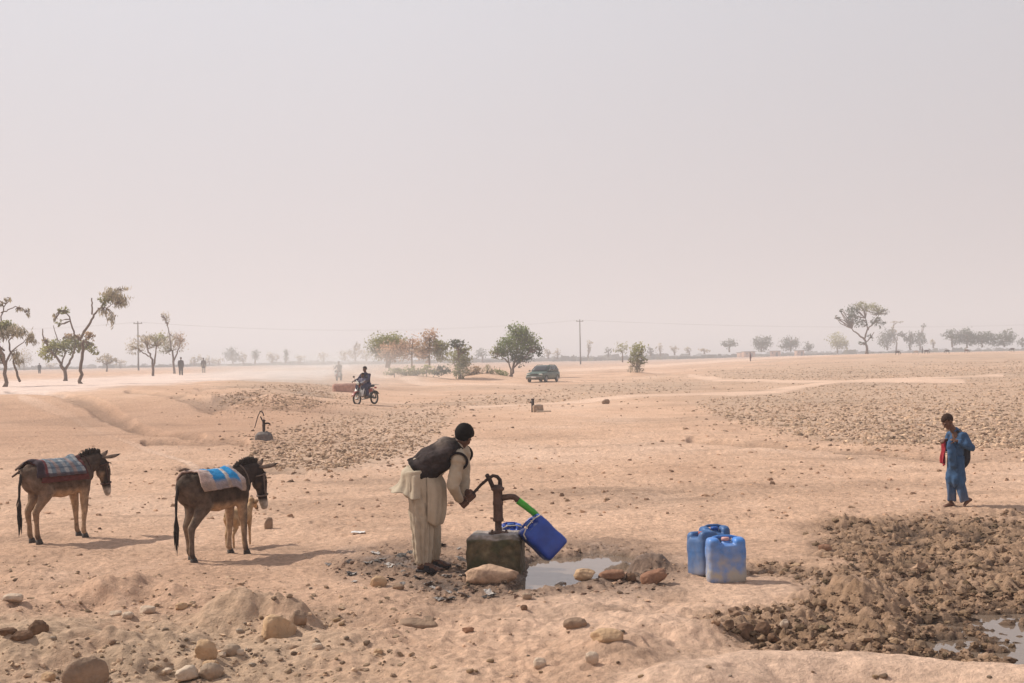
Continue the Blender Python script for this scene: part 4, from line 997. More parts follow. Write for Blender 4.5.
def tree(name, label, cat, base, limbs, lobes, size=.14, dist=None, group=None, seed=1, twigs=6, bark=None, droop=.25, height_fix=None):
    """base, limbs and lobes are read off the photo in its pixels and turned into metres at the tree's own distance"""
    rng = np.random.default_rng(seed); bx, by = base
    p = drop(bx, dist) if dist else G(bx, by)
    s = p.y / FOC; root = thing(name, label, cat, p + Vector((0, 0, -.05)), 0, group)
    if dist:   # keep the height on the picture: the true foot of the tree on the ground
        d = ray(bx, by); zz = CAMZ + d.z / d.y * p.y; by = by + (zz - p.z) / s
    tb = MB()
    ends = []
    for pts, r0, r1 in limbs:
        P = []
        k = rng.uniform(-.5, .5)
        L_ = sum(math.hypot(a[0] - b[0], a[1] - b[1]) for a, b in zip(pts[:-1], pts[1:]))
        acc = 0
        for i, q in enumerate(pts):
            if i: acc += math.hypot(q[0] - pts[i - 1][0], q[1] - pts[i - 1][1])
            z = (by - q[1]) * s
            P.append(Vector(((q[0] - bx) * s, k * acc * s * (0 if len(ends) == 0 and i < 2 else 1) * .8, max(z, -.05))))
        if abs(P[0].z) < .25: P[0].z = -.15
        # subdivide with a little wander
        Q = [P[0]]
        for a_, b_ in zip(P[:-1], P[1:]):
            for t in (.34, .67, 1):
                w = (b_ - a_).length * .05
                Q.append(a_.lerp(b_, t) + (Vector(rng.normal(size=3)) * w if t < 1 else Vector((0, 0, 0))))
        n = len(Q); rr = [(r0 + (r1 - r0) * i / (n - 1)) * s * .80 for i in range(n)]
        if abs(P[0].z) < .3: rr[0] *= 1.5
        tb.tube(Q, rr, 7, round_=False); ends += Q[n // 3:]
    for (cx, cy, rx, ry, dens, col) in lobes:
        c = Vector(((cx - bx) * s, 0, (by - cy) * s))
        for _ in range(twigs):
            d = Vector(rng.normal(size=3)); d.normalize(); e = c + Vector((d.x * rx, d.y * rx * .8, d.z * ry)) * s * .85
            o = min(ends, key=lambda q: (q - c).length + .3 * (q - e).length) if ends else Vector((0, 0, 0))
            mid = o.lerp(e, .5) + Vector(rng.normal(size=3)) * (e - o).length * .08
            tb.tube([o, mid, e], [.55 * s, .4 * s, .18 * s], 5, round_=False)
    if tb.v: tb.build('trunk', bark or M_BARK, root)
    lb = MB(); cols = []
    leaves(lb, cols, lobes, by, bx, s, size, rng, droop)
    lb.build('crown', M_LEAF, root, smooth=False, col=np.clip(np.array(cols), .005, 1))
    return root
TG = 'trees along the left side of the road'
tree('acacia_tree', 'open tree with drooping grey crown at the left edge of the photo', 'tree', (4, 387),
     [([(4, 387), (6, 366), (5, 350), (2, 334)], 2.6, 1.3), ([(6, 366), (11, 352), (9, 340), (16, 334)], 1.5, .6), ([(20, 381), (13, 366), (11, 352)], 1.6, 1.0), ([(4, 340), (1, 320), (3, 306), (9, 298)], 1.1, .5), ([(2, 312), (10, 309), (18, 306), (26, 308), (31, 315)], .8, .3), ([(11, 352), (20, 344), (28, 338)], .8, .4), ([(5, 350), (-6, 338), (-14, 330)], 1.2, .5)],
     [(13, 331, 18, 7, 1.5, GREY), (4, 326, 10, 6, 1.3, OLIVE), (31, 340, 7, 7, .9, GREY), (28, 312, 4, 4, .9, GREY), (9, 299, 5, 4, .7, GREY), (2, 303, 4, 4, .5, GREY), (20, 309, 5, 2, .7, GREY), (-10, 332, 14, 10, 1.3, GREY), (0, 356, 5, 8, .9, GREY), (17, 356, 7, 10, .5, GREY)], .16, group=TG, seed=11)
tree('acacia_tree', 'low forked tree with yellow green crown and bare lopped limbs, second from the left', 'tree', (65, 381),
     [([(65, 381), (65, 370), (62, 364)], 2.4, 2.0), ([(62, 364), (55, 354), (50, 346), (46, 336), (46, 328)], 1.6, .6), ([(55, 354), (60, 340), (57, 325)], .9, .4), ([(65, 370), (71, 360), (76, 350), (78, 342)], 1.7, .8), ([(62, 364), (66, 350), (64, 338)], 1.1, .6)],
     [(49, 350, 11, 9, 1.5, YGREEN), (58, 346, 9, 7, 1.2, OLIVE), (71, 344, 13, 9, 1.5, OLIVE), (84, 346, 9, 7, 1.1, OLIVE), (72, 336, 8, 4, .9, BROWN), (46, 340, 5, 5, .6, BROWN)], .17, group=TG, seed=12)
tree('acacia_tree', 'tall lopsided tree with forked trunk and crown blown over to the right', 'tree', (82, 384),
     [([(82, 384), (80.5, 370), (80, 352), (80, 340)], 2.3, 1.8), ([(80, 340), (84, 331), (90, 322), (93, 314), (99, 308), (104, 300)], 1.8, .9), ([(93, 314), (94, 305), (95, 298)], 1.1, .7), ([(80, 340), (75, 331), (72, 322), (71, 316), (67, 311), (62, 309)], 1.2, .5), ([(99, 308), (108, 308), (116, 304)], .8, .3), ([(104, 300), (112, 294), (120, 290)], .8, .3), ([(80, 345), (86, 338), (90, 332)], .8, .4)],
     [(113, 296, 12, 7, 1.3, GREY), (121, 301, 10, 6, 1.2, GREY), (107, 300, 7, 6, 1.2, OLIVE), (122, 289, 9, 3, .8, GREY), (111, 316, 6, 11, .6, GREY), (104, 312, 4, 7, .5, GREY), (64, 310, 6, 4, 1.1, OLIVE), (56, 317, 4, 4, .6, GREY), (60, 322, 3, 4, .6, OLIVE), (90, 337, 6, 7, .6, BROWN), (94, 350, 6, 5, .6, OLIVE)], .15, group=TG, seed=13)
tree('acacia_tree', 'flat topped thorn tree beside the utility pole on the left', 'tree', (154, 376),
     [([(154, 376), (153, 366), (149, 356), (146, 348)], 1.8, .9), ([(153, 366), (156, 356), (158, 346)], 1.3, .6), ([(149, 356), (140, 350), (133, 346)], .8, .4)],
     [(150, 342, 18, 8, 1.4, GREY), (136, 348, 10, 6, 1.0, GREY), (158, 338, 10, 6, 1.3, OLIVE), (146, 335, 8, 3, .8, GREY)], .16, group=TG, seed=14)
tree('acacia_tree', 'bushy thorn tree with reddish right side and a tuft on a bare top shoot', 'tree', (174.5, 374),
     [([(174.5, 374), (173.5, 362), (172, 350)], 1.6, 1.0), ([(173.5, 362), (177, 350), (180, 342)], 1.0, .5), ([(172, 350), (171, 335), (169, 326), (167, 318)], .8, .5)],
     [(172, 342, 12, 11, 1.5, GREY), (180, 341, 7, 11, 1.0, PINK), (166, 346, 7, 9, 1.2, OLIVE), (165, 316, 5, 5, 1.5, GREY), (168, 322, 3, 4, .9, GREY)], .16, group=TG, seed=15)
tree('acacia_tree', 'small round dark tree far behind the pole on the left', 'tree', (106, 372), [([(106, 372), (106, 364)], 1.0, .8)], [(105, 360, 10, 5.5, 1.5, GREY), (113, 359, 7, 4, 1.1, GREY)], .3, seed=16, dist=300, twigs=3)
CG = 'trees and scrub in the middle distance'
tree('olive_tree', 'broad olive green tree at the left of the central clump, behind the pinkish bushes', 'tree', (386, 367), [([(386, 367), (386, 352)], 2.2, 1.5), ([(386, 356), (394, 346)], 1.3, .6), ([(386, 356), (377, 346)], 1.3, .6)], [(383, 346, 16, 13, 2.2, OLIVE), (395, 344, 13, 11, 2.0, OLIVE), (378, 351, 9, 8, 1.4, DARK), (398, 352, 8, 6, 1.0, OLIVE)], .16, group=CG, seed=21, dist=150)
tree('leafless_tree', 'pinkish brown dry bush in front of the broad olive tree', 'tree', (389, 370), [([(389, 370), (389, 358)], 1.3, .8), ([(389, 362), (394, 352)], .8, .4), ([(389, 362), (384, 352)], .8, .4)], [(390, 352, 13, 10, 1.6, PINK), (399, 347, 8, 8, 1.2, PINK)], .17, group=CG, seed=22, dist=138)
tree('leafless_tree', 'pale pink dry tree between the olive tree and the reddish one', 'tree', (411, 367), [([(411, 367), (411, 352), (412, 340)], 1.0, .5), ([(411, 355), (405, 345)], .7, .3), ([(411, 355), (418, 345)], .7, .3)], [(412, 347, 10, 12, 1.0, PINK), (405, 353, 7, 7, 1.0, PINK), (418, 354, 7, 6, 1.0, BROWN)], .17, group=CG, seed=23, dist=146)
tree('leafless_tree', 'thin reddish brown tree rising highest left of the green thorn bush', 'tree', (428.5, 367), [([(428.5, 367), (429, 352), (430, 338)], 1.3, .6), ([(429, 352), (424, 342)], .8, .3), ([(429, 352), (437, 345)], .8, .3)], [(430, 336, 9, 9, .9, PINK), (427, 347, 13, 9, 1.0, BROWN), (439, 347, 10, 9, 1.6, OLIVE), (424, 354, 9, 7, 1.1, PINK), (440, 356, 8, 6, 1.3, OLIVE)], .18, group=CG, seed=24, dist=142)
tree('thorn_bush', 'tall green thorn bush at the left end of the scrubby mound', 'bush', (459, 381), [([(459, 381), (459, 366), (458, 350)], 1.6, .9), ([(459, 370), (465, 360)], .9, .4), ([(459, 370), (453, 362)], .9, .4)], [(459, 357, 12, 10, 1.5, OLIVE), (458, 343, 8, 5, 1.6, DARK), (460, 370, 8, 9, 1.5, OLIVE), (466, 362, 6, 6, .9, OLIVE), (462, 349, 8, 5, 1.0, OLIVE)], .17, group=CG, seed=25, dist=135)
tree('acacia_tree', 'large round green acacia standing beside the parked car', 'tree', (510.5, 376.5),
     [([(510.5, 376.5), (512, 368), (515, 358), (518, 344)], 1.8, .8), ([(511, 376), (509, 366), (507, 356)], 1.3, .6), ([(512, 368), (521, 360), (529, 352)], 1.1, .5), ([(507, 362), (500, 355), (495, 352)], .8, .4)],
     [(517, 345, 17, 13, 1.6, GREEN), (518, 330, 10, 9, 1.4, GREEN), (505, 347, 11, 10, 1.5, GREEN), (530, 344, 11, 11, 1.4, GREEN), (495, 352, 7, 6, 1.2, OLIVE), (538, 351, 7, 5, 1.0, DARK), (520, 358, 12, 7, 1.2, DARK), (525, 334, 8, 8, 1.1, GREEN)], .17, group=CG, seed=26, dist=142)
tree('thorn_bush', 'round grey green bush standing alone right of the car', 'bush', (636, 374), [([(636, 374), (636, 364), (638, 354)], 1.4, .8), ([(636, 368), (630, 362)], .8, .4), ([(636, 368), (642, 360)], .8, .4)], [(638, 351, 8.5, 8, 1.6, OLIVE), (635, 366, 9, 7, 1.5, GREY), (641, 360, 6, 6, 1.1, OLIVE), (632, 358, 6, 5, 1.0, OLIVE)], .17, group=CG, seed=27, dist=150)
tree('acacia_tree', 'olive tree half hidden behind the lone round bush', 'tree', (622, 362), [([(622, 362), (622, 352)], .9, .6)], [(621, 348, 7.5, 5.5, 1.6, OLIVE)], .3, seed=28, dist=320, twigs=3)
for i, (x, y, w, h, c, lab) in enumerate([(394, 371, 9, 4, OLIVE, 'low olive scrub bush at the left end of the low scrub row'), (410, 371, 10, 4.5, OLIVE, 'low scrub bush second from the left in the low scrub row'), (426, 370, 9, 4.5, YGREEN, 'yellowish low scrub bush below the reddish tree'), (441, 370, 8, 5, DARK, 'small dark scrub bush just left of the tall thorn bush'), (472, 372, 9, 6, BROWN, 'brownish scrub bush just right of the tall thorn bush'), (486, 372, 9, 5.5, GREY, 'grey scrub bush in the middle of the scrubby mound'), (499, 374, 8, 5, OLIVE, 'low olive scrub bush just left of the big acacia trunk'), (480, 378, 10, 4, BROWN, 'dry brown scrub at the front foot of the mound')]):
    tree('scrub_bush', lab, 'bush', (x, y + h * .7), [([(x, y + h), (x, y)], .6, .4)], [(x, y, w * 1.2, h * 1.15, 1.1, c), (x + w * .45, y + h * .35, w * .6, h * .6, 1.0, c), (x - w * .5, y + h * .45, w * .6, h * .5, 1.0, c), (x + w * (.3 - .17 * (i % 4)), y - h * (.5 + .16 * (i % 3)), w * .4, h * .55, .9, c)], .16, group='scrub bushes on the low mounds', seed=40 + i, dist=(134 if x < 450 else 138), twigs=4)
# right side
tree('shade_tree', 'tall spreading tree with open rounded crown on the right skyline', 'tree', (866.5, 353.5),
     [([(866.5, 353.5), (866.5, 346), (865, 338)], 1.7, 1.2), ([(865, 340), (858, 334), (851, 328)], 1.3, .6), ([(865, 338), (868, 328), (866, 318)], 1.1, .5), ([(868, 330), (875, 322), (880, 314)], .9, .4), ([(866, 342), (871, 337), (874, 332)], .7, .4)],
     [(853, 312, 8, 7, 1.8, DARK), (862, 306, 9, 5, 1.7, OLIVE), (874, 309, 11, 6, 1.6, OLIVE), (884, 312, 6, 4, 1.2, DARK), (878, 322, 7, 5, 1.6, DARK), (861, 323, 7, 5, 1.5, DARK), (851, 319, 6, 5, 1.4, DARK), (838, 316.5, 4, 1.8, 1.8, DARK), (842, 310, 2.5, 1.6, 1.2, DARK), (871, 337, 4, 4, .9, DARK), (862, 343, 4, 3, .8, DARK)], .24, seed=31, dist=270)
FAR = [  # x, foot, lobes, colour, label
 (729, 352, [(729, 344, 6.5, 4.5)], DARK, 'small dark umbrella shaped tree far off, left of the tan huts'), (761.5, 352, [(758, 341, 5.5, 5), (766, 341, 5.5, 5), (762, 346, 7, 5)], DARK, 'heart shaped dark tree far off between the tan huts'), (790, 351, [(790, 342, 8, 5.5), (788, 346, 7, 4)], DARK, 'round dark tree far off at the right of the tan huts'), (808, 351, [(808, 347, 5, 4)], DARK, 'little grey tree just right of the far tan huts'),
 (837, 353, [(837, 341, 8, 7), (844, 344, 4, 5)], YGREEN, 'pale yellow green tree just left of the tall spreading tree'), (887, 350, [(886, 339, 7.5, 8), (891, 335, 4, 5)], DARK, 'upright dark tree just right of the tall spreading tree'), (896, 351, [(894, 330, 2, 4), (895, 338, 2.5, 6), (897, 322, 5, 1)], GREY, 'thin wispy tree right of the tall spreading tree'), (910, 350, [(902, 334, 4, 3), (911, 340, 4, 7), (907, 338, 4, 3)], DARK, 'scraggly leaning tree in the gap on the right skyline'), (920, 350, [(920, 339, 5, 8), (924, 326, 1.8, 2)], DARK, 'narrow tree with a small tuft on its top shoot'), (933, 348, [(933, 343, 2, 4)], GREY, 'tiny thin shrub tree left of the dark grove'),
 (952, 347, [(951, 334, 6, 5), (956, 339, 6, 5)], DARK, 'reddish dark tree at the left end of the dark grove'), (967, 348, [(966, 335, 8, 6), (969, 340, 9, 5)], DARK, 'second tree of the dark grove on the right skyline'), (982, 347, [(980, 338, 9, 6), (987, 339, 7, 6)], DARK, 'third tree of the dark grove, thinnest on top'), (1004, 347, [(1000, 340, 9, 6), (1009, 336, 6, 6)], DARK, 'rounded tree at the right end of the dark grove'), (1022, 347, [(1022, 342, 5, 4)], DARK, 'small tree at the right edge of the photo'),
 (588, 358, [(588, 347, 2, 6), (590, 343, 3, 1.5)], GREY, 'thin bare tree just right of the distant utility pole'), (608, 357, [(608, 351, 3, 3)], DARK, 'little tree left of the olive tree behind the lone bush'), (650, 356, [(650, 351, 3.5, 3.5)], DARK, 'little dark tree just right of the lone bush'), (660, 356, [(659, 348, 3, 4)], GREY, 'thin wispy bare tree right of the lone bush'), (674, 355, [(674, 349, 4, 3.5)], GREY, 'small grey tree halfway between lone bush and huts'), (689, 355, [(688, 350, 4, 2.5)], GREY, 'flat small tree halfway between lone bush and huts'), (704, 354, [(704, 350, 5, 2)], GREY, 'low hazy tree left of the umbrella shaped tree'),
 (548, 359, [(547, 352, 4, 4)], GREY, 'hazy tree just above the parked car'), (557, 359, [(557, 353, 3, 4)], GREY, 'thin hazy tree above the rear of the parked car'), (482, 362, [(481, 353, 5, 4)], DARK, 'hazy tree between the thorn bush and the big acacia'),
 (233, 364, [(231, 354, 6, 6), (236, 358, 5, 4)], DARK, 'bushy hazy tree, largest of the far row left of the dust'), (243, 364, [(243, 358, 3, 5)], GREY, 'slim hazy tree just right of the largest far tree'), (255, 364, [(255, 355, 4, 5)], DARK, 'upright hazy tree second right of the largest far tree'), (272, 363, [(271, 357, 4, 4), (275, 358, 4, 3)], GREY, 'low hazy tree in the middle of the far row'), (286, 363, [(286, 353, 2.5, 4), (286, 358, 2, 4)], DARK, 'thin tall hazy tree near the middle of the far row'), (300, 363, [(300, 358, 5, 3)], GREY, 'low hazy tree at the right of the thin tall one'), (323, 362, [(323, 356, 5, 3.5)], GREY, 'hazy tree left of the dusty rider'), (209, 365, [(209, 360, 5, 4)], GREY, 'small hazy tree left of the largest far tree'), (194, 366, [(193, 361, 4, 4), (199, 358, 3, 4)], GREY, 'small hazy tree right of the reddish thorn tree'), (218, 365, [(218, 361, 5, 2.5)], GREY, 'low hazy tree just left of the largest far tree'),
 (344, 361, [(344, 355, 5, 5)], GREY, 'blue grey tree at the left of the row behind the dusty rider'), (355, 361, [(354, 353, 6, 5), (357, 346, 2.5, 4)], GREY, 'blue grey tree with a high top behind the motorcycle'), (366, 361, [(365, 355, 6, 5)], GREY, 'blue grey tree directly above the motorcycle riders'), (24, 370, [(22, 358, 8, 9)], GREY, 'hazy tree behind the left edge tree'), (120, 370, [(119, 363, 6, 3)], GREY, 'low hazy tree just left of the utility pole on the left'), (50, 369, [(50, 365, 6, 3)], GREY, 'low hazy bush behind the low forked tree')]
for i, (x, f, lobes, c, lab) in enumerate(FAR):
    top = min(l[1] for l in lobes)
    tree('distant_tree', lab, 'tree', (x, f), [([(x, f), (x, (f + lobes[0][1]) / 2), (lobes[0][0], lobes[0][1])], 1.1, .5)], [(a, b, rx * 1.2, ry * 1.15, 2.6, c) for a, b, rx, ry in lobes], .42 if x < 940 or x > 1015 else .36, seed=100 + i, dist=(520 if x > 700 else 560) if 940 > x or x > 1015 else 430, twigs=2, group='hazy trees along the horizon')
# a low, far belt of fields and scrub beyond the dry plain
M_BELT = mat('distant_scrub', (.10, .095, .055), .95, .05, .5, spec=.05)
rng = np.random.default_rng(5); mb = MB(); cols = []
for _ in range(2600):
    a = rng.uniform(-R(30), R(30)); r = rng.uniform(650, 1500); x, y = r * math.sin(a), r * math.cos(a); hgt = rng.uniform(.5, 2.4) * (1.6 if rng.random() < .15 else 1)
    z = -.3
    for q in range(4):
        w = rng.uniform(1.5, 4); ox, oy = rng.normal(0, 2.5, 2); o = len(mb.v); an = rng.uniform(0, PI)
        dx, dy = math.cos(an) * w, math.sin(an) * w
        mb.v += [(x + ox - dx, y + oy - dy, z), (x + ox + dx, y + oy + dy, z), (x + ox + dx * .7, y + oy + dy * .7, z + hgt * rng.uniform(.6, 1)), (x + ox - dx * .5, y + oy - dy * .5, z + hgt)]; mb.f.append((o, o + 1, o + 2, o + 3))
tag(mb.build('distant_scrub', M_BELT, smooth=False), 'belt of low hazy scrub and crops along the far edge of the plain', 'scrub', kind='stuff')

# ------------------------------------------------------------------ utility poles and the wire between them
M_POLE = mat('weathered_pole', (.11, .095, .085), .85, 6, .25, spec=.1); M_WIRE = mat('wire', (.30, .28, .28), .6, 5, .1)
POLES = []
def pole(px, top, dist, label):
    p = drop(px, dist); t = at(px, top, dist); h = t.z - p.z
    r = thing('utility_pole', label, 'utility pole', p, R(12), 'utility poles of the power line')
    m = MB(); m.tube([(0, 0, -.3), (0, 0, h)], [.20, .13], 12, round_=False); m.build('post', M_POLE, r)
    c = MB(); c.box((0, 0, h - .35), (2.0, .14, .16), bev=.02); c.build('crossarm', M_POLE, r)
    for q in (-.85, 0, .85):
        i = MB(); i.lathe([(.05, 0), (.09, .06), (.06, .12), (.08, .2), (.03, .28)], (q, 0, h - .27 if q else h), 10); i.build('insulator', M_POLE, r)
    POLES.append(Vector((p.x, p.y, p.z + h - .02)))
pole(138, 322, 330, 'utility pole with short crossarm behind the thorn trees on the left')
pole(580, 320, 380, 'utility pole standing alone right of the parked car')
POLES.append(at(1180, 318, 430)); POLES.insert(0, at(-240, 316, 300))
for k, (a, b) in enumerate(zip(POLES[:-1], POLES[1:])):
    for j, off in enumerate((-.85, .85)):
        w = MB(); o = Vector((off, -off * .2, 0)); w.tube([a.lerp(b, t) + o - Vector((0, 0, (2.2 + .25 * j) * 4 * t * (1 - t))) for t in np.linspace(0, 1, 24)], .010, 5, round_=False)
        side = 'near' if j == 0 else 'far'
        tag(w.build('power_line', M_WIRE), ('sagging power wire running %s, %s strand' % (('left out of the photo from the left utility pole', 'between the two utility poles', 'right out of the photo from the lone utility pole')[k], side)), 'wire', 'wires of the power line')
# ------------------------------------------------------------------ figures at a distance
def cmat(name, col): return mat(name, col, .9, 8, .2, .003, 30, spec=.06)
def figure(label, loc, yaw, pose, shirt, legs, scale=1.0, hair=M_HAIR, skin=M_SKIN, parts=True, group=None):
    r = thing('person', label, 'person', loc, yaw, group); k = scale
    V = lambda x, y, z: Vector((x, y, z)) * k
    if pose == 'stand':
        pv, ch, nk, hd, f = V(0, 0, .92), V(.01, 0, 1.25), V(.02, 0, 1.44), V(.05, 0, 1.60), (1, 0, -.2)
        arms = [(V(.01, q * .19, 1.38), V(-.01, q * .25, 1.10), V(.07, q * .24, .86)) for q in (-1, 1)]; lg = [(V(0, q * .09, .92), V(.03, q * .11, .50), V(0, q * .11, .07), V(.17, q * .13, .03)) for q in (-1, 1)]
    elif pose == 'ride':
        pv, ch, nk, hd, f = V(-.10, 0, .86), V(-.04, 0, 1.15), V(.0, 0, 1.36), V(.04, 0, 1.52), (1, 0, -.1)
        arms = [(V(-.02, q * .19, 1.30), V(.14, q * .28, 1.08), V(.40, q * .30, 1.03)) for q in (-1, 1)]; lg = [(V(-.08, q * .10, .86), V(.30, q * .20, .80), V(.12, q * .19, .40), V(.30, q * .20, .34)) for q in (-1, 1)]
    else:   # child in front
        pv, ch, nk, hd, f = V(.0, 0, .86), V(.03, 0, 1.08), V(.05, 0, 1.22), V(.08, 0, 1.38), (1, 0, -.1)
        arms = [(V(.04, q * .15, 1.18), V(.14, q * .2, 1.04), V(.30, q * .16, 1.0)) for q in (-1, 1)]; lg = [(V(.02, q * .08, .86), V(.28, q * .15, .80), V(.22, q * .15, .52), V(.36, q * .15, .48)) for q in (-1, 1)]
    hs = (1.0 if pose != 'child' else .88) * k
    b = MB(); P, rot = head_shape(b, hd, f, (0, 0, 1), hs)
    b.tube([ch, nk, hd], [.07 * k, .055 * k, .05 * k], 10); b.tube([pv, ch], [(.14 * k, .1 * k), (.15 * k, .1 * k)], 12, up=(1, 0, 0))
    for s_, e_, h_ in arms:
        b.tube([s_, e_], [.045 * k, .036 * k], 8); b.tube([e_, h_], [.036 * k, .026 * k], 8); open_hand(b, h_, (h_ - e_), (0, .2, 1), k, .6)
    for h_, n_, a_, t_ in lg:
        b.tube([h_, n_], [.085 * k, .055 * k], 10); b.tube([n_, a_], [.052 * k, .034 * k], 10); foot_shape(b, a_ + Vector((-.05 * k, 0, -.06 * k)), Vector((t_.x, t_.y, a_.z - .06 * k)), k * .95)
    b.remesh(.010 * k, 2); b.build('body', skin, r)
    hair_cap(P, rot, hs, hair, r, .012)
    c = MB()
    c.tube([pv - (ch - pv) * .2, pv, ch, ch * .25 + nk * .75], [(.19 * k, .16 * k), (.185 * k, .145 * k), (.18 * k, .125 * k), (.12 * k, .09 * k)], 16, up=(1, 0, 0))
    for s_, e_, h_ in arms: c.tube([s_ * .9 + ch * .1, s_, e_], [.07 * k, .068 * k, .062 * k], 10); c.tube([e_, e_ * .2 + h_ * .8], [.06 * k, .05 * k], 10)
    if pose == 'stand': c.tube([pv, pv - V(0, 0, .34)], [(.19 * k, .16 * k), (.22 * k, .19 * k)], 16, up=(1, 0, 0), round_=False)
    c.remesh(.014 * k, 3); c.disp(lambda a: .012 * k * noise(a[:, 0] * 9 / k, a[:, 2] * 5 / k + a[:, 1] * 7 / k, 5)); c.build('kameez', cmat('cloth', shirt), r)
    t = MB()
    for h_, n_, a_, _ in lg: t.tube([h_, n_], [.125 * k, .10 * k], 12); t.tube([n_, a_ + (n_ - a_) * .08], [.10 * k, .075 * k], 12)
    t.remesh(.014 * k, 3); t.disp(lambda a: .012 * k * noise(a[:, 0] * 9 / k + a[:, 1] * 8 / k, a[:, 2] * 4 / k, 6)); t.build('trousers', cmat('cloth', legs), r)
    return r

# ------------------------------------------------------------------ motorcycles
M_TYRE = mat('dusty_tyre', (.050, .040, .034), .85, 30, .3, spec=.1); M_CHROME = mat('dull_chrome', (.30, .29, .28), .4, 20, .25, metal=.7); M_REDP = mat('red_paint', (.22, .012, .018), .35, 10, .2, dust=.3, dz=(.2, 1.2)); M_BLKP = mat('black_metal', (.022, .020, .020), .5, 20, .3, spec=.2); M_WHP = mat('white_panel', (.62, .60, .57), .4, 12, .12); M_LAMP = mat('lamp_glass', (.60, .58, .52), .12, 5, .05); M_SEAT = mat('black_seat', (.020, .018, .018), .6, 20, .3)
def torus(mb, c, R_, r, ax='y', seg=28, sq=1.0):
    mb.tube([(c[0] + R_ * math.cos(q), c[1], c[2] + R_ * math.sin(q)) for q in np.linspace(0, 2 * PI, seg + 1)], (r * sq, r), 8, up=(0, 1, 0), round_=False)
def motorcycle(label, loc, yaw):
    r = thing('motorcycle', label, 'motorcycle', loc, yaw)
    for x in (.63, -.62):
        w = MB(); torus(w, (x, 0, .285), .245, .042); w_ = w.build('wheel', M_TYRE, r)
        s = MB(); torus(s, (x, 0, .285), .205, .014)
        s.tube([(x, -.045, .285), (x, .045, .285)], .05, 10)
        for q in range(12): s.tube([(x, .03 * (-1) ** q, .285), (x + .2 * math.cos(q * PI / 6), 0, .285 + .2 * math.sin(q * PI / 6))], .0045, 4, round_=False)
        s.build('rim', M_CHROME, w_)
    f = MB(); f.tube([(.42, 0, .86), (.28, 0, .74), (-.10, 0, .70), (-.45, 0, .68)], .026, 8); f.tube([(.40, 0, .80), (.26, 0, .42), (.05, 0, .30), (-.18, 0, .32), (-.25, 0, .62)], .022, 8)
    for q in (-1, 1): f.tube([(-.18, q * .08, .34), (-.62, q * .08, .285)], .02, 8); f.tube([(-.62, q * .09, .30), (-.45, q * .1, .66)], .022, 8)
    f.build('frame', M_BLKP, r)
    k = MB()
    for q in (-1, 1): k.tube([(.63, q * .075, .285), (.44, q * .075, .78), (.40, q * .075, .90)], [.026, .022, .02], 8)
    k.build('fork', M_CHROME, r)
    e = MB(); e.box((.06, 0, .42), (.30, .22, .20), bev=.04); e.box((.16, 0, .56), (.15, .16, .18), Matrix.Rotation(R(20), 3, 'Y'), bev=.03)
    for q in range(5): e.box((.16 + q * .012, 0, .50 + q * .03), (.19, .2, .010), Matrix.Rotation(R(20), 3, 'Y'))
    e.build('engine', mat('engine_metal', (.22, .21, .20), .45, 20, .3, metal=.6), r)
    t = MB(); t.ell((.20, 0, .80), (.24, .125, .115), Matrix.Rotation(R(-6), 3, 'Y'), 20, 12, .75); t.build('fuel_tank', M_REDP, r)
    s = MB(); s.box((-.24, 0, .80), (.66, .24, .10), bev=.05); s.remesh(.018, 3); s.build('seat', M_SEAT, r)
    sp = MB()
    for q in (-1, 1): sp.box((-.22, q * .115, .62), (.30, .03, .16), Matrix.Rotation(R(8), 3, 'Y'), bev=.012)
    sp.build('side_panel', M_REDP, r)
    for (x, a0, a1, m) in ((.63, 20, 150, M_REDP), (-.62, 10, 150, M_BLKP)):
        g = MB(); g.grid([[(x + .325 * math.cos(R(a)), y, .285 + .325 * math.sin(R(a)) - abs(y) * .25) for a in np.linspace(a0, a1, 16)] for y in (-.07, -.035, 0, .035, .07)]); g.solid(.006); g.build('mudguard', m, r)
    h = MB(); h.tube([(.30, -.36, 1.03), (.36, -.22, 1.05), (.40, -.06, .95), (.40, .06, .95), (.36, .22, 1.05), (.30, .36, 1.03)], .014, 8); h.build('handlebar', M_CHROME, r)
    for q in (-1, 1):
        m_ = MB(); m_.tube([(.35, q * .26, 1.04), (.37, q * .33, 1.18)], .006, 6); m_.ell((.37, q * .34, 1.21), (.012, .06, .04), None, 12, 8); m_.build('mirror', M_BLKP, r)
    l = MB(); l.ell((.50, 0, .93), (.08, .085, .085), None, 16, 10); lo = l.build('headlight', M_BLKP, r); g = MB(); g.ell((.545, 0, .93), (.045, .072, .072), None, 16, 10); g.build('lens', M_LAMP, lo)
    x_ = MB(); x_.tube([(.20, -.10, .46), (.24, -.13, .30), (.05, -.15, .24), (-.30, -.16, .27), (-.80, -.17, .36)], [.02, .02, .02, .035, .04], 10); x_.build('exhaust', M_CHROME, r)
    lg = MB()
    for q in (-1, 1): lg.tube([(.36, q * .04, .40), (.42, q * .26, .44), (.40, q * .28, .62), (.36, q * .05, .68)], .014, 8)
    lg.build('crash_bar', M_CHROME, r)
    wp = MB()
    for q in (-1, 1): wp.box((.47, q * .16, .55), (.02, .17, .34), Matrix.Rotation(R(-18), 3, 'Y'), bev=.008)
    wp.build('leg_shield', M_WHP, r)
    tl = MB(); tl.box((-.72, 0, .72), (.06, .12, .07), bev=.02); tl.build('tail_light', mat('red_lens', (.35, .01, .01), .2, 5, .1), r)
    rk = MB(); rk.tube([(-.45, -.10, .85), (-.82, -.10, .86), (-.82, .10, .86), (-.45, .10, .85)], .012, 6); rk.build('rack', M_CHROME, r)
    return r
MC = drop(364, 60); my = R(240)
motorcycle('red motorcycle carrying a man and a child along the dusty track', MC + Vector((0, 0, -.01)), my)
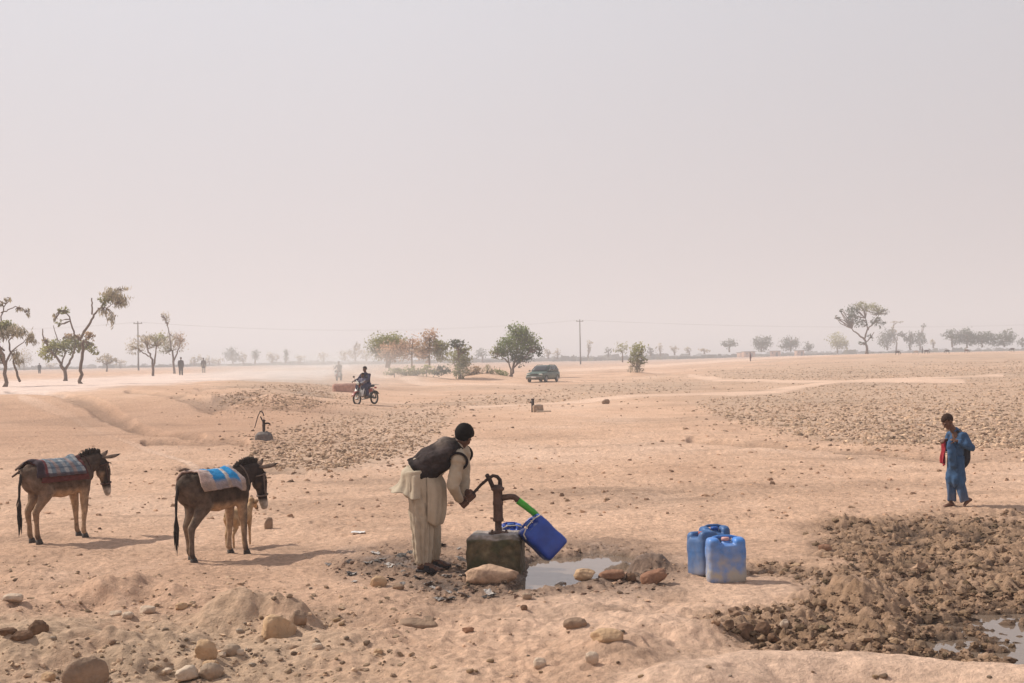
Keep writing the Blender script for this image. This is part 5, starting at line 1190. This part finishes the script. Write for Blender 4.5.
figure('man in dark clothes riding the red motorcycle behind the child', MC, my, 'ride', (.055, .050, .085), (.050, .050, .10))
figure('child with dark hair sitting in front of the man on the motorcycle', MC + Vector((.13 * math.cos(my), .13 * math.sin(my), 0)), my, 'child', (.17, .16, .22), (.05, .05, .08), .92)
MC2 = drop(338, 118); motorcycle('second motorcycle coming head on through the dust', MC2, R(262)); figure('rider on the second motorcycle half hidden in the dust', MC2, R(262), 'ride', (.16, .15, .15), (.12, .11, .11))
figure('person standing beside the reddish thorn tree on the left', at(181, 377, 165).xy.to_3d() + Vector((0, 0, H(*at(181, 377, 165).xy))), R(-60), 'stand', (.06, .05, .05), (.05, .05, .05), 1.25)
q = drop(203, 190); figure('person in pale trousers and dark top on the road verge left of the dust', q, R(-80), 'stand', (.07, .06, .06), (.42, .38, .33), 1.2)
q = drop(39, 260); figure('dark clothed person far behind the low forked tree on the left', q, R(-90), 'stand', (.05, .05, .05), (.05, .05, .05), 1.15)
q = drop(750, 250); figure('person in dark red walking far out on the dry field below the huts', q, R(180), 'stand', (.10, .025, .02), (.06, .02, .02), .95)
q = drop(853, 250); q2 = drop(922, 300); figure('tiny dark figure on the skyline right of the tall spreading tree', q2, R(180), 'stand', (.06, .04, .04), (.06, .05, .05), .9)

# ------------------------------------------------------------------ the car
M_CARP = mat('dusty_green_paint', (.028, .078, .060), .34, 5, .2, dust=.22, dustcol=(.34, .24, .17), dz=(.1, 1.3), spec=.5); M_GLASS = mat('dark_glass', (.012, .014, .016), .06, 5, .05, spec=.8); M_BUMP = mat('grey_bumper', (.10, .11, .105), .6, 10, .15, dust=.3, dz=(0, .8))
def car():
    loc = drop(542, 119); r = thing('parked_car', 'dusty dark green hatchback standing beside the round acacia, seen from its front corner', 'car', loc, R(246))
    b = MB(); P_ = []
    for x, hw, zt, zb in [(-1.93, .66, .78, .42), (-1.90, .76, .92, .32), (-1.75, .82, .98, .25), (-1.0, .835, 1.0, .22), (0, .84, 1.0, .22), (.7, .835, .985, .22), (1.0, .83, .97, .23), (1.6, .81, .90, .25), (1.82, .77, .84, .30), (1.93, .66, .72, .40)]:
        P_.append([(x, math.copysign(abs(math.cos(a)) ** .36, math.cos(a)) * hw, (zt + zb) / 2 + math.copysign(abs(math.sin(a)) ** .36, math.sin(a)) * (zt - zb) / 2) for a in np.linspace(0, 2 * PI, 40, endpoint=False)])
    b.grid(P_, closed=True); b.add(P_[0], [tuple(range(40))]); b.add(P_[-1], [tuple(range(40))[::-1]])
    bot = [(-1.84, .80), (.92, .80)]; top = [(-1.45, .65), (.10, .63)]; z0, z1 = .96, 1.50
    P_ = []
    for t in np.linspace(0, 1, 10):
        x0 = bot[0][0] + (top[0][0] - bot[0][0]) * t ** 1.1; x1 = bot[1][0] + (top[1][0] - bot[1][0]) * t; hw = bot[0][1] + (top[0][1] - bot[0][1]) * t; z = z0 + (z1 - z0) * t
        P_.append([((x0 + x1) / 2 + math.copysign(abs(math.cos(a)) ** .22, math.cos(a)) * (x1 - x0) / 2, math.copysign(abs(math.sin(a)) ** .22, math.sin(a)) * hw, z) for a in np.linspace(0, 2 * PI, 56, endpoint=False)])
    b.grid(P_, closed=True); mid = P_[-1]; cx = sum(p[0] for p in mid) / 56
    b.add(mid + [(cx + (p[0] - cx) * .5, p[1] * .5, z1 + .03) for p in mid] + [(cx, 0, z1 + .035)], [(i, (i + 1) % 56, 56 + (i + 1) % 56, 56 + i) for i in range(56)] + [(56 + i, 56 + (i + 1) % 56, 112) for i in range(56)])
    r.scale = (1, 1, .94)
    b.build('body', M_CARP, r)
    def quad(name, pts, m, off, parent=r):
        g = MB(); n = (vec(pts[1]) - vec(pts[0])).cross(vec(pts[3]) - vec(pts[0])).normalized() * off
        g.grid([[tuple(vec(pts[0]).lerp(vec(pts[1]), i / 6).lerp(vec(pts[3]).lerp(vec(pts[2]), i / 6), j / 4) + n) for i in range(7)] for j in range(5)]); g.solid(.006 * (1 if off > 0 else -1)); return g.build(name, m, parent)
    quad('windscreen', [(.88, -.68, 1.02), (.88, .68, 1.02), (.20, .54, 1.46), (.20, -.54, 1.46)], M_GLASS, .02)
    quad('rear_window', [(-1.83, .66, 1.03), (-1.83, -.66, 1.03), (-1.52, -.54, 1.45), (-1.52, .54, 1.45)], M_GLASS, .012)
    for q in (-1, 1):
        for x0, x1, t0, t1 in ((-.02, .66, -.02, .13), (-.86, -.10, -.86, -.10), (-1.62, -.94, -1.36, -.94)):
            y0, y1 = q * .797, q * .672; pts = [(x0, y0, 1.03), (x1, y0, 1.03), (t1, y1, 1.44), (t0, y1, 1.44)]
            quad('side_window', pts, M_GLASS, .012 * -q)
        m_ = MB(); m_.ell((.72, q * .93, 1.04), (.05, .09, .07), None, 12, 8, .7); m_.build('mirror', M_BUMP, r)
        h = MB(); h.ell((1.86, q * .56, .70), (.07, .17, .085), None, 16, 10, .6); h.build('headlight', M_LAMP, r)
        for x in (1.22, -1.22):
            w = MB(); torus(w, (x, q * .74, .30), .225, .082, sq=1.1); wo = w.build('wheel', M_TYRE, r)
            c = MB(); c.lathe([(.0, -.03), (.15, -.02), (.19, .0), (.19, .06), (.05, .05), (0, .05)], (x, q * .77, .30), 20, Matrix.Rotation(R(-90 * q), 3, 'X')); c.build('hub', M_CHROME, wo)
            a = MB(); a.grid([[(x + rr * math.cos(R(d)), q * .848, .30 + rr * math.sin(R(d))) for d in np.linspace(-8, 188, 20)] for rr in (.30, .37)]); a.solid(.02); a.build('wheel_arch', M_BLKP, r)
        d = MB(); d.box((.30, q * .842, .80), (.16, .02, .03), bev=.006); d.box((-.55, q * .842, .80), (.16, .02, .03), bev=.006); d.build('door_handle', M_BLKP, r)
        ra = MB(); ra.tube([(-1.3, q * .56, 1.52), (-1.2, q * .56, 1.57), (-.1, q * .56, 1.57), (.0, q * .55, 1.52)], .016, 8); ra.build('roof_rail', M_BLKP, r)
    g = MB()
    g.box((1.91, 0, .70), (.05, .72, .13), bev=.02); g.build('grille', M_BLKP, r)
    bu = MB(); bu.box((1.93, 0, .46), (.16, 1.56, .20), bev=.06); bu.build('bumper', M_BUMP, r); bu = MB(); bu.box((-1.93, 0, .48), (.14, 1.52, .20), bev=.06); bu.build('bumper', M_BUMP, r)
    pl = MB(); pl.box((2.015, 0, .47), (.012, .44, .11), bev=.004); pl.build('number_plate', M_WHP, r)
car()

# ------------------------------------------------------------------ small pumps, parapet, huts
P2 = G(264, 440); pl = MB(); pl.ell((0, 0, .02), (.24, .20, .20), None, 24, 14, .7); pl.box((.05, -.05, .09), (.26, .22, .18), Matrix.Rotation(R(20), 3, 'Z'), bev=.03); pl.remesh(.02, 3); pl.disp(lambda a: .03 * fbm(a[:, 0] * 8, a[:, 1] * 8 + a[:, 2] * 6, 3, 9))
o = pl.build('pump_plinth', mat('grey_concrete', (.15, .125, .115), .85, 14, .4, .01, 40)); o.location = P2; tag(o, 'crumbling grey concrete base under the far pump left of the man', 'plinth')
hp2 = thing('hand_pump', 'dark iron hand pump with raised handle out in the field behind the donkeys', 'hand pump', P2 + Vector((0, 0, .15)), 0)
build_pump(hp2, M_IRON2, M_IRON2, [(-.30, 0, .22), (-.24, 0, .42), (-.18, 0, .62), (-.11, 0, .75), (-.03, 0, .72), (.005, 0, .62)], .82)
P3 = G(536, 412); st = thing('broken_pump', 'stump of an old pump on a pale block, below the parked car', 'pump', P3)
b = MB(); b.box((.06, .02, .10), (.40, .34, .36), Matrix.Rotation(R(12), 3, 'Z'), bev=.04); b.remesh(.02, 2); b.disp(lambda a: .025 * fbm(a[:, 0] * 7, a[:, 2] * 7 + a[:, 1] * 4, 3, 5)); b.build('block', mat('pale_concrete', (.36, .26, .19), .9, 12, .3), st)
b = MB(); b.tube([(-.12, 0, -.1), (-.12, 0, .50)], [.06, .055], 12, round_=False); b.tube([(-.12, 0, .47), (-.12, 0, .52)], [.065, .065], 12, round_=False); b.tube([(-.12, 0, .38), (-.20, 0, .38)], .035, 8); b.build('pipe', M_IRON2, st)
b = MB(); b.box((.30, -.25, .01), (.55, .3, .10), Matrix.Rotation(R(-10), 3, 'Z'), bev=.03); b.remesh(.02, 2); b.disp(lambda a: .02 * fbm(a[:, 0] * 7, a[:, 1] * 7, 3, 6)); o = b.build('concrete_slab', mat('pale_concrete', (.34, .25, .185), .9, 12, .3)); o.location = P3; tag(o, 'flat broken concrete slab lying in front of the old pump stump', 'slab')
p = drop(345, 80); w = MB(); w.box((0, 0, .12), (1.6, .42, .74), bev=.10); w.remesh(.035, 4); w.disp(lambda a: .02 * fbm(a[:, 0] * 3, a[:, 2] * 3 + a[:, 1] * 3, 3, 5)); o = w.build('culvert_parapet', mat('pink_masonry', (.44, .26, .205), .9, 6, .25, .01, 20)); o.location = p; o.rotation_euler = (0, 0, R(8)); tag(o, 'low pinkish masonry parapet beside the track, just left of the motorcycle', 'parapet')
M_MUDW = mat('mud_wall', (.46, .28, .19), .95, 1.5, .2); M_ROOF = mat('thatch', (.22, .16, .11), .95, 3, .3); M_DOOR = mat('dark_doorway', (.05, .035, .03), .9)
for i, (x, w_, h_, lab) in enumerate([(748, 5, 2.5, 'tan mud hut left of the heart shaped far tree'), (775, 4.5, 2.4, 'tan mud hut between the two round far trees'), (799, 3.5, 2.3, 'small tan mud hut right of the round far tree'), (741, 2.6, 2.2, 'little mud shed at the left end of the far huts')]):
    p = drop(x, 610 + 12 * i); r = thing('mud_hut', lab, 'hut', p + Vector((0, 0, -.1)), R((8, -12, 5, 20)[i]), 'mud huts on the far right plain')
    m = MB(); m.box((0, 0, h_ / 2), (w_, 4, h_), bev=.12); m.build('wall', M_MUDW, r)
    m = MB(); m.box((0, 0, h_ + .12), (w_ + .6, 4.6, .24), bev=.08); m.build('roof', M_ROOF, r)
    m = MB(); m.box((w_ * .15, -2.01, .95), (.9, .05, 1.9)); m.build('door', M_DOOR, r)
    m = MB(); m.box((-w_ * .25, -2.01, 1.7), (.6, .05, .6)); m.build('window', M_DOOR, r)
# goats far away
for i, (x, c, lab) in enumerate([(897, (.10, .07, .06), 'dark goat grazing on the skyline just right of the tall spreading tree'), (916, (.45, .38, .33), 'pale goat grazing on the skyline below the scraggly leaning tree'), (926, (.12, .08, .07), 'brown goat on the skyline below the narrow tufted tree'), (947, (.09, .07, .06), 'dark goat on the skyline left of the dark grove'), (966, (.2, .14, .11), 'brown goat on the skyline below the dark grove'), (1012, (.08, .06, .05), 'dark goat on the skyline at the far right')]):
    q = drop(x, 235 + 6 * i); goat(q, R(180 if i % 2 else 10), lab, c, 'goats grazing far off on the right skyline', True, 1.3)
# ------------------------------------------------------------------ dust raised on the road
def dust(name, px, py, Y, rad, dens, label):
    c = at(px, py, Y); mb = MB(); mb.ell((0, 0, 0), rad, None, 24, 14)
    m = bpy.data.materials.new(name); m.use_nodes = True; nt = m.node_tree; nt.nodes.remove(nt.nodes['Principled BSDF'])
    v = nd(nt, 'ShaderNodeVolumeScatter'); v.inputs['Color'].default_value = (1.0, .93, .88, 1)
    tc = nd(nt, 'ShaderNodeTexCoord'); mp = nd(nt, 'ShaderNodeMapping'); mp.inputs['Scale'].default_value = tuple(1 / q for q in rad); nt.links.new(tc.outputs['Object'], mp.inputs[0])
    ln = nd(nt, 'ShaderNodeVectorMath', operation='LENGTH'); nt.links.new(mp.outputs[0], ln.inputs[0])
    mr = nd(nt, 'ShaderNodeMapRange', interpolation_type='SMOOTHSTEP'); mr.inputs['From Min'].default_value = 1; mr.inputs['From Max'].default_value = .1; mr.inputs['To Max'].default_value = dens; nt.links.new(ln.outputs['Value'], mr.inputs[0])
    no = nd(nt, 'ShaderNodeTexNoise'); no.inputs['Scale'].default_value = .35; no.inputs['Detail'].default_value = 3; nt.links.new(tc.outputs['Object'], no.inputs['Vector'])
    m2_ = nd(nt, 'ShaderNodeMapRange'); m2_.inputs['From Min'].default_value = .35; m2_.inputs['From Max'].default_value = .65; m2_.inputs['To Min'].default_value = .25; m2_.inputs['To Max'].default_value = 1.6; nt.links.new(no.outputs['Fac'], m2_.inputs[0])
    mu = nd(nt, 'ShaderNodeMath', operation='MULTIPLY'); nt.links.new(mr.outputs[0], mu.inputs[0]); nt.links.new(m2_.outputs[0], mu.inputs[1]); nt.links.new(mu.outputs[0], v.inputs['Density'])
    nt.links.new(v.outputs[0], nt.nodes['Material Output'].inputs['Volume'])
    o = mb.build(name, m); o.location = c; tag(o, label, 'dust', kind='stuff')
dust('dust_cloud', 318, 370, 98, (13, 8, 2.2), .10, 'pale dust raised over the road behind the motorcycle')
# ------------------------------------------------------------------ stones, clods, litter
def stone_mat(name, c, n=.22): return mat(name, c, .9, 16, n, .014, 30, spec=.1, dust=.35, dustcol=(.42, .27, .17), dz=(-.02, .10))
STONE = {'tan': stone_mat('tan_stone', (.46, .31, .19)), 'grey': stone_mat('grey_stone', (.30, .23, .175)), 'pale': stone_mat('pale_stone', (.52, .42, .33)), 'red': stone_mat('reddish_stone', (.23, .115, .075)), 'dark': stone_mat('dark_lump', (.075, .038, .025), .4), 'pink': stone_mat('pinkish_stone', (.47, .315, .22), .35), 'slab': stone_mat('brown_slab', (.235, .165, .120))}
def rock_mesh(w, d, h, seed, e=.8, ang=.18, cuts=3):
    rg = np.random.default_rng(seed); mb = MB(); mb.ell((0, 0, 0), (1, 1, 1), None, 28, 18, e); a = mb.arr()
    for _ in range(cuts):
        n = rg.normal(size=3); n /= np.linalg.norm(n); dd = rg.uniform(.62, .85); t = a @ n - dd; a = a - np.clip(t, 0, None)[:, None] * n * .92
    f = 1 + ang * fbm(a[:, 0] * 1.3 + seed, a[:, 1] * 1.3 + a[:, 2] * 1.7, 3, seed) + .09 * fbm(a[:, 0] * 5, a[:, 2] * 5 + a[:, 1] * 4, 3, seed + 2)
    a = a * f[:, None] * np.array([w / 2, d / 2, h / 2]); mb.setarr(a); return mb
def rock(px, py, wp, hp_, kind, label, seed, yaw=0, tilt=0, e=.8, cuts=3, name='stone', depth=.75, sink=.15, group=None):
    p = G(px, py); s = p.y / FOC; w, h = wp * s, hp_ * s * 1.12
    mb = rock_mesh(w, w * depth, h, seed, e, cuts=cuts); o = mb.build(name, STONE[kind])
    o.location = p + Vector((0, w * depth * .35, h * (.5 - sink))); o.rotation_euler = (0, R(tilt), R(yaw)); tag(o, label, 'stone' if name == 'stone' else name.replace('_', ' '), group); return o
rock(84, 690, 46, 30, 'slab', 'big rounded grey brown slab standing at the bottom left corner', 3, 10, -12, .9, 2, depth=.35, sink=.1)
rock(205, 661, 22, 22, 'tan', 'egg shaped tan boulder above the other stones at the bottom left', 5, 0, -30, 1, 1)
rock(231, 657, 19, 13, 'grey', 'rounded grey stone right of the egg shaped boulder', 7, 0, 0, 1, 1)
rock(186, 682, 22, 15, 'pale', 'pale pinkish angular stone left of the round grey one at the bottom', 9, 15, -18, .7, 4)
rock(210, 680, 24, 17, 'grey', 'round grey stone at the bottom between pale stones', 11, 0, 0, 1, 1)
rock(210, 667, 17, 8, 'tan', 'flat tan stone just under the egg shaped boulder', 12, 0, 0, .9, 2)
rock(278, 639, 34, 24, 'tan', 'squarish tan block of stone in front of the earth mound', 13, 18, 4, .42, 3, depth=.8)
rock(299, 626, 14, 16, 'slab', 'upright brown clod right of the squarish block', 14, 0, 0, .7, 3)
rock(146, 614, 17, 8, 'pale', 'flat pale stone on the rise left of the mound', 15); rock(127, 619, 12, 7, 'pale', 'small pale stone left of the flat pale stone on the rise', 17); rock(115, 616, 13, 5, 'pale', 'thin pale stone at the left end of the stones on the rise', 18); rock(181, 610, 13, 7, 'tan', 'small tan stone right of the flat pale stone on the rise', 19)
rock(11, 603, 20, 9, 'pale', 'low pale stone at the left edge above the dark lump', 21)
rock(222, 657, 7, 5, 'pale', 'tiny pale pebble between egg shaped and grey stones', 22); rock(240, 655, 9, 6, 'pale', 'small whitish pebble right of the rounded grey stone', 23); rock(167, 674, 10, 6, 'pale', 'small whitish stone left of the pale angular stone', 24); rock(100, 682, 14, 8, 'pale', 'small pale stone touching the big slab at bottom left', 25); rock(48, 682, 16, 9, 'tan', 'tan stone left of the big slab at the bottom', 26)
rock(491, 583, 54, 19, 'pink', 'large flat pinkish rock lying in front of the pump block', 31, -4, -3, .8, 3, depth=.6)
rock(585, 581, 22, 11, 'tan', 'small tan rock at the front rim of the puddle', 33, 0, 0, .8, 3); rock(612, 581, 27, 9, 'red', 'flat reddish stone on the front rim of the puddle', 35, 5, 0, .6, 4); rock(655, 584, 27, 14, 'red', 'dark reddish slab leaning right of the puddle', 37, 0, -14, .6, 4); rock(632, 582, 12, 8, 'dark', 'small dark wet stone between the two reddish stones', 38)
rock(378, 587, 17, 11, 'tan', 'tan stone left of the man with its shadow side dark', 39, 0, 10); rock(398, 590, 12, 6, 'slab', 'brown clod beside the tan stone left of the man', 40)
rock(592, 664, 14, 12, 'pale', 'pale rounded stone in the bright earth near the bottom centre', 41); rock(608, 642, 32, 14, 'tan', 'broad tan lump of earth near the bottom right of centre', 42, sink=.25); rock(575, 628, 24, 11, 'slab', 'brown lump of earth left of the broad tan lump', 43, sink=.25); rock(418, 621, 42, 13, 'slab', 'long low brown lump of earth below the tan stone', 44, sink=.3); rock(468, 632, 12, 5, 'red', 'small reddish stone in the middle foreground', 45); rock(317, 650, 11, 7, 'pale', 'small pale stone right of the squarish block', 46); rock(378, 655, 9, 6, 'tan', 'little tan stone in the foreground left of centre', 47); rock(540, 668, 13, 10, 'pale', 'pale stone at the bottom centre', 48); rock(527, 600, 10, 6, 'grey', 'grey wet stone in the mud below the pump block', 49)
rock(524, 610, 7, 5, 'dark', 'tiny dark stone below the puddle', 51); rock(825, 551, 15, 7, 'red', 'reddish clod at the upper left edge of the churned mud', 52); rock(785, 636, 9, 8, 'pale', 'pale chip lying on the churned mud near the water', 53)
rock(268, 529, 8, 12, 'slab', 'small upright brown brick right of the dark donkey', 54, 0, 0, .4, 1, 'brick'); rock(606, 404, 8, 5, 'slab', 'dry brown tuft lump out on the plain right of the car', 55)
for i, (x, y, w, h) in enumerate([(36, 636, 18, 15), (20, 641, 22, 9), (6, 643, 18, 7), (44, 632, 9, 7)]): rock(x, y, w, h, 'dark', ('largest dark brown lump of dung at the left edge', 'long dark dung lump left of the largest one', 'dark dung at the very left edge', 'smallest dark dung lump on top of the heap')[i], 60 + i, 20 * i, 0, .8, 2, 'dung', sink=.1)
for i, (x, y, w, h) in enumerate([(745, 640, 22, 15), (762, 634, 20, 13), (730, 632, 13, 9), (775, 643, 14, 9)]): rock(x, y, w, h, 'dark', ('dark hollow clod at the left tip of the churned mud', 'dark clod just right of the hollow clod at the mud tip', 'small dark clod left of the mud tip', 'dark clod behind the sand bank below the mud')[i], 70 + i, 40 * i, 0, .7, 4, 'clod')

def many(px, py):
    px = np.asarray(px, float); py = np.asarray(py, float)
    D = np.array(CR)[None] * (px - 512)[:, None] + np.array(CU)[None] * (341.5 - py)[:, None] + np.array(CF)[None] * FOC
    z = np.zeros(len(px))
    for _ in range(8):
        t = (z - CAMZ) / D[:, 2]; x, y = D[:, 0] * t, D[:, 1] * t; z = .5 * z + .5 * height(x, y)
    return x, y, height(x, y)
# loose small stones, each its own object
pts = []
rg = np.random.default_rng(77)
while len(pts) < 110:
    x, y = rg.uniform(0, 1024), 683 - 210 * rg.random() ** 1.6
    if any(inpoly(np.array([x]), np.array([y]), P)[0] for P in (P_MUD, P_PUDDLE)): continue
    if 400 < x < 560 and 520 < y < 592 or 690 < x < 750 and 520 < y < 590: continue
    if rg.random() < .45: x, y = rg.normal(250, 70), rg.normal(640, 22)
    if not (0 < x < 1024 and 470 < y < 681): continue
    pts.append((x, y))
X_, Y_, Z_ = many([p[0] for p in pts], [p[1] for p in pts])
PROT = [rock_mesh(1, .8, .62, 200 + i, .85, cuts=3) for i in range(6)]
for i, (x, y, z) in enumerate(zip(X_, Y_, Z_)):
    k = i % 6; kind = ('pale', 'tan', 'grey', 'pink', 'tan', 'slab')[k]
    if i < 6: ob = PROT[k].build('pebble', STONE[kind]); PROT[k] = ob
    else: ob = PROT[k].copy(); COL.objects.link(ob)
    s = float(rg.choice([.025, .032, .042, .055, .07], p=[.3, .3, .2, .13, .07])); ob.scale = (s, s, s); ob.location = (x, y, z + s * .12); ob.rotation_euler = (0, 0, float(rg.uniform(0, 6)))
    tag(ob, 'small loose stone lying on the dry trampled earth', 'stone', 'small loose stones strewn over the foreground')
# litter and wet chips round the man's feet
rg = np.random.default_rng(91); L_ = []
while len(L_) < 34:
    x, y = rg.normal(400, 38), rg.normal(568, 11)
    if inpoly(np.array([x]), np.array([y]), [(322, 562), (380, 545), (470, 546), (505, 590), (470, 602), (390, 590), (330, 578)])[0] and not (408 < x < 446 and 560 < y < 578): L_.append((x, y))
L_ += [(x, y) for x, y in zip(rg.uniform(435, 510, 10), rg.uniform(590, 600, 10))]
X_, Y_, Z_ = many([p[0] for p in L_], [p[1] for p in L_])
LM = [mat('grey_scrap', c, .6, 20, .3, spec=.3) for c in ((.27, .24, .22), (.13, .105, .09), (.40, .36, .33), (.06, .048, .042))]
def scrap(seed):
    g = MB(); q = np.linspace(-.5, .5, 7); A, B = np.meshgrid(q, q); z = .16 * fbm(A * 2 + seed, B * 2, 3, seed) + .1 * noise(A * 4, B * 4 + seed, 3)
    k = 1 - .35 * np.abs(noise(A * 2 + seed, B * 2, seed + 5)); g.grid(np.stack([A * k, B * k * .8, z], -1)); g.solid(.03); return g
SC = [scrap(i) for i in range(4)]
for i, (x, y, z) in enumerate(zip(X_, Y_, Z_)):
    k = i % 4
    if i < 4: ob = SC[k].build('litter_scrap', LM[k], smooth=False); SC[k] = ob
    else: ob = SC[k].copy(); COL.objects.link(ob)
    s = float(rg.uniform(.05, .13)); ob.scale = (s, s, s); ob.location = (x, y, z + .012); ob.rotation_euler = (float(rg.uniform(-.4, .4)), float(rg.uniform(-.4, .4)), float(rg.uniform(0, 6)))
    tag(ob, 'grey scrap of litter trodden into the wet earth round the man', 'litter', 'grey litter round the man and the pump')
g = scrap(12); o = g.build('paper_scrap', mat('white_paper', (.72, .70, .68), .8, 9, .1), smooth=False); o.location = G(358, 533) + Vector((0, 0, .015)); o.scale = (.17, .17, .12); tag(o, 'crumpled white paper lying on the earth left of the man', 'paper')

# clods and gravel: uncountable, one object per kind
def ico(sub=0):
    t = (1 + 5 ** .5) / 2
    V = np.array([(-1, t, 0), (1, t, 0), (-1, -t, 0), (1, -t, 0), (0, -1, t), (0, 1, t), (0, -1, -t), (0, 1, -t), (t, 0, -1), (t, 0, 1), (-t, 0, -1), (-t, 0, 1)], float); V /= np.linalg.norm(V[0])
    F = [(0, 11, 5), (0, 5, 1), (0, 1, 7), (0, 7, 10), (0, 10, 11), (1, 5, 9), (5, 11, 4), (11, 10, 2), (10, 7, 6), (7, 1, 8), (3, 9, 4), (3, 4, 2), (3, 2, 6), (3, 6, 8), (3, 8, 9), (4, 9, 5), (2, 4, 11), (6, 2, 10), (8, 6, 7), (9, 8, 1)]
    for _ in range(sub):
        V = list(map(tuple, V)); c = {}; nf = []
        def m(a, b):
            k = (min(a, b), max(a, b))
            if k not in c: q = (np.array(V[a]) + np.array(V[b])) / 2; V.append(tuple(q / np.linalg.norm(q))); c[k] = len(V) - 1
            return c[k]
        for a, b, d in F: x, y, z = m(a, b), m(b, d), m(d, a); nf += [(a, x, z), (b, y, x), (d, z, y), (x, y, z)]
        F = nf; V = np.array(V)
    return np.array(V), np.array(F)
def lumps(name, X, Y, Z, size, col, m, sub, rg, jit=.25, flat=.65, label=''):
    V0, F0 = ico(sub); n = len(X); nv = len(V0)
    A = rg.uniform(0, 2 * PI, n); J = 1 + jit * rg.normal(size=(n, nv))
    P = V0[None] * np.clip(J, .45, 1.6)[:, :, None]
    sc = size[:, None] * rg.uniform(.7, 1.3, (n, 3)); sc[:, 2] *= flat
    P = P * sc[:, None, :]; ca, sa = np.cos(A)[:, None], np.sin(A)[:, None]
    P = np.stack([P[:, :, 0] * ca - P[:, :, 1] * sa + X[:, None], P[:, :, 0] * sa + P[:, :, 1] * ca + Y[:, None], P[:, :, 2] + (Z + size * .05)[:, None]], -1)
    F = (F0[None] + (np.arange(n) * nv)[:, None, None]).reshape(-1, 3)
    C = np.repeat(col, nv, 0); C = C * (1 - .25 * (V0[None, :, 2].repeat(n, 0).reshape(-1, 1) < -.2))  # shade under each lump painted in: lower corners darkened
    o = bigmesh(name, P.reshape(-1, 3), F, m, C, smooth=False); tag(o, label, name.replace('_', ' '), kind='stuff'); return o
M_CLOD = mat('clod_earth', (1, 1, 1), .95, 30, .2, .003, 90, attr=True, spec=.08)
def scatter(polys, n, rg, ybias=None):
    xs, ys = [], []
    while len(xs) < n:
        P = polys[rg.integers(len(polys))]; a = np.array(P); x = rg.uniform(max(a[:, 0].min(), -60), min(a[:, 0].max(), 1090), 4000); y = rg.uniform(a[:, 1].min(), a[:, 1].max(), 4000)
        k = inpoly(x, y, P); xs += list(x[k]); ys += list(y[k])
    i = rg.permutation(len(xs))[:n]; return np.array(xs)[i], np.array(ys)[i]
rg = np.random.default_rng(101)
def field(polys, n, s0, s1, base, name, label, sub=0, jit=.25, keep=None):
    x, y = scatter(polys, n, rg); far_ = np.mean([q[1] for P in polys for q in P]) < 480; w_ = rg.random(n) < (.35 if far_ else .1); x = x + rg.normal(0, 4, n) + w_ * rg.normal(0, 30 if far_ else 14, n); y = y + rg.normal(0, 1, n) + w_ * rg.normal(0, 7 if far_ else 5, n)
    X, Y, Z = many(x, np.maximum(y, 362)); size = s0 * (s1 / s0) ** (rg.random(n) ** 2.2)
    ok = (Y > 3) & (Y < 420)
    if far_: ok &= regions(X, Y)[2]['path'] < .35
    if keep is not None: ok &= keep(X, Y)
    X, Y, Z, size = X[ok], Y[ok], Z[ok], size[ok]
    c = np.array(base)[None] * rg.uniform(.5, 1.4, len(X))[:, None] * np.where(rg.random(len(X)) < .18, .62, 1.0)[:, None] + rg.normal(0, .003, (len(X), 3)) * np.array([1, .7, .5])
    lumps(name, X, Y, Z, size, np.clip(c, .02, 1), M_CLOD, sub, rg, jit, .7, label)
field([P_CLODL, P_CLODB], 9000, .018, .062, (.43, .292, .198), 'field_clods', 'dry ploughed clods in the field behind the man and donkeys')
field([P_CLODR], 13000, .020, .078, (.47, .325, .225), 'field_clods', 'dry ploughed clods in the wide field on the right')
field([P_CLODR2, P_CLODM], 6500, .028, .09, (.47, .325, .225), 'field_clods', 'dry ploughed clods in the far strips of field')
def nopud(X, Y):
    u, v, k = regions(X, Y); return (k['mud'] > .3 + .4 * rg.random(len(X))) & (height(X, Y) > np.where((u > 850) & (v > 590), -.085, -.2))
field([P_MUD], 5200, .008, .036, (.215, .137, .088), 'mud_clods', 'churned wet brown clods of the muddy patch on the right', 1, .20, nopud)
field([P_MUD], 320, .03, .06, (.27, .18, .12), 'mud_clods', 'larger drying lumps standing up in the muddy patch', 1, .24, nopud)
def wetk(X, Y):
    u, v, k = regions(X, Y); return (k['wet'] > .3) & (k['puddle'] < .4)
field([P_WETSPOT], 700, .008, .028, (.26, .17, .12), 'wet_clods', 'wet clods and chips round the pump and puddle', 1, .24, wetk)
P_FORE = [(-40, 470), (1060, 470), (1060, 690), (-40, 690)]
field([P_FORE], 3000, .006, .022, (.50, .33, .22), 'gravel', 'fine gravel and crumbs of earth over the foreground', 0, .25, lambda X, Y: (regions(X, Y)[2]['mud'] < .3) & (regions(X, Y)[2]['bund'] < .3) & (rg.random(len(X)) < .25 + 1.3 * fbm(X / 1.3, Y / 1.3, 3, 301)))
field([[(0, 560), (420, 590), (420, 690), (0, 690)]], 900, .008, .030, (.44, .31, .21), 'gravel', 'coarser gravel and chips over the left foreground', 0, .25)
field([[(200, 400), (1024, 400), (1024, 520), (-40, 520), (-40, 440)]], 1500, .012, .05, (.40, .25, .165), 'gravel', 'scattered crumbs of earth over the open ground behind the pump', 0, .25)
water('puddle', [(495, 545), (560, 540), (645, 545), (650, 575), (580, 592), (500, 595), (490, 570)], -.062)
water('puddle', [(850, 590), (940, 575), (1200, 575), (1250, 690), (1040, 668), (860, 650)], -.090)
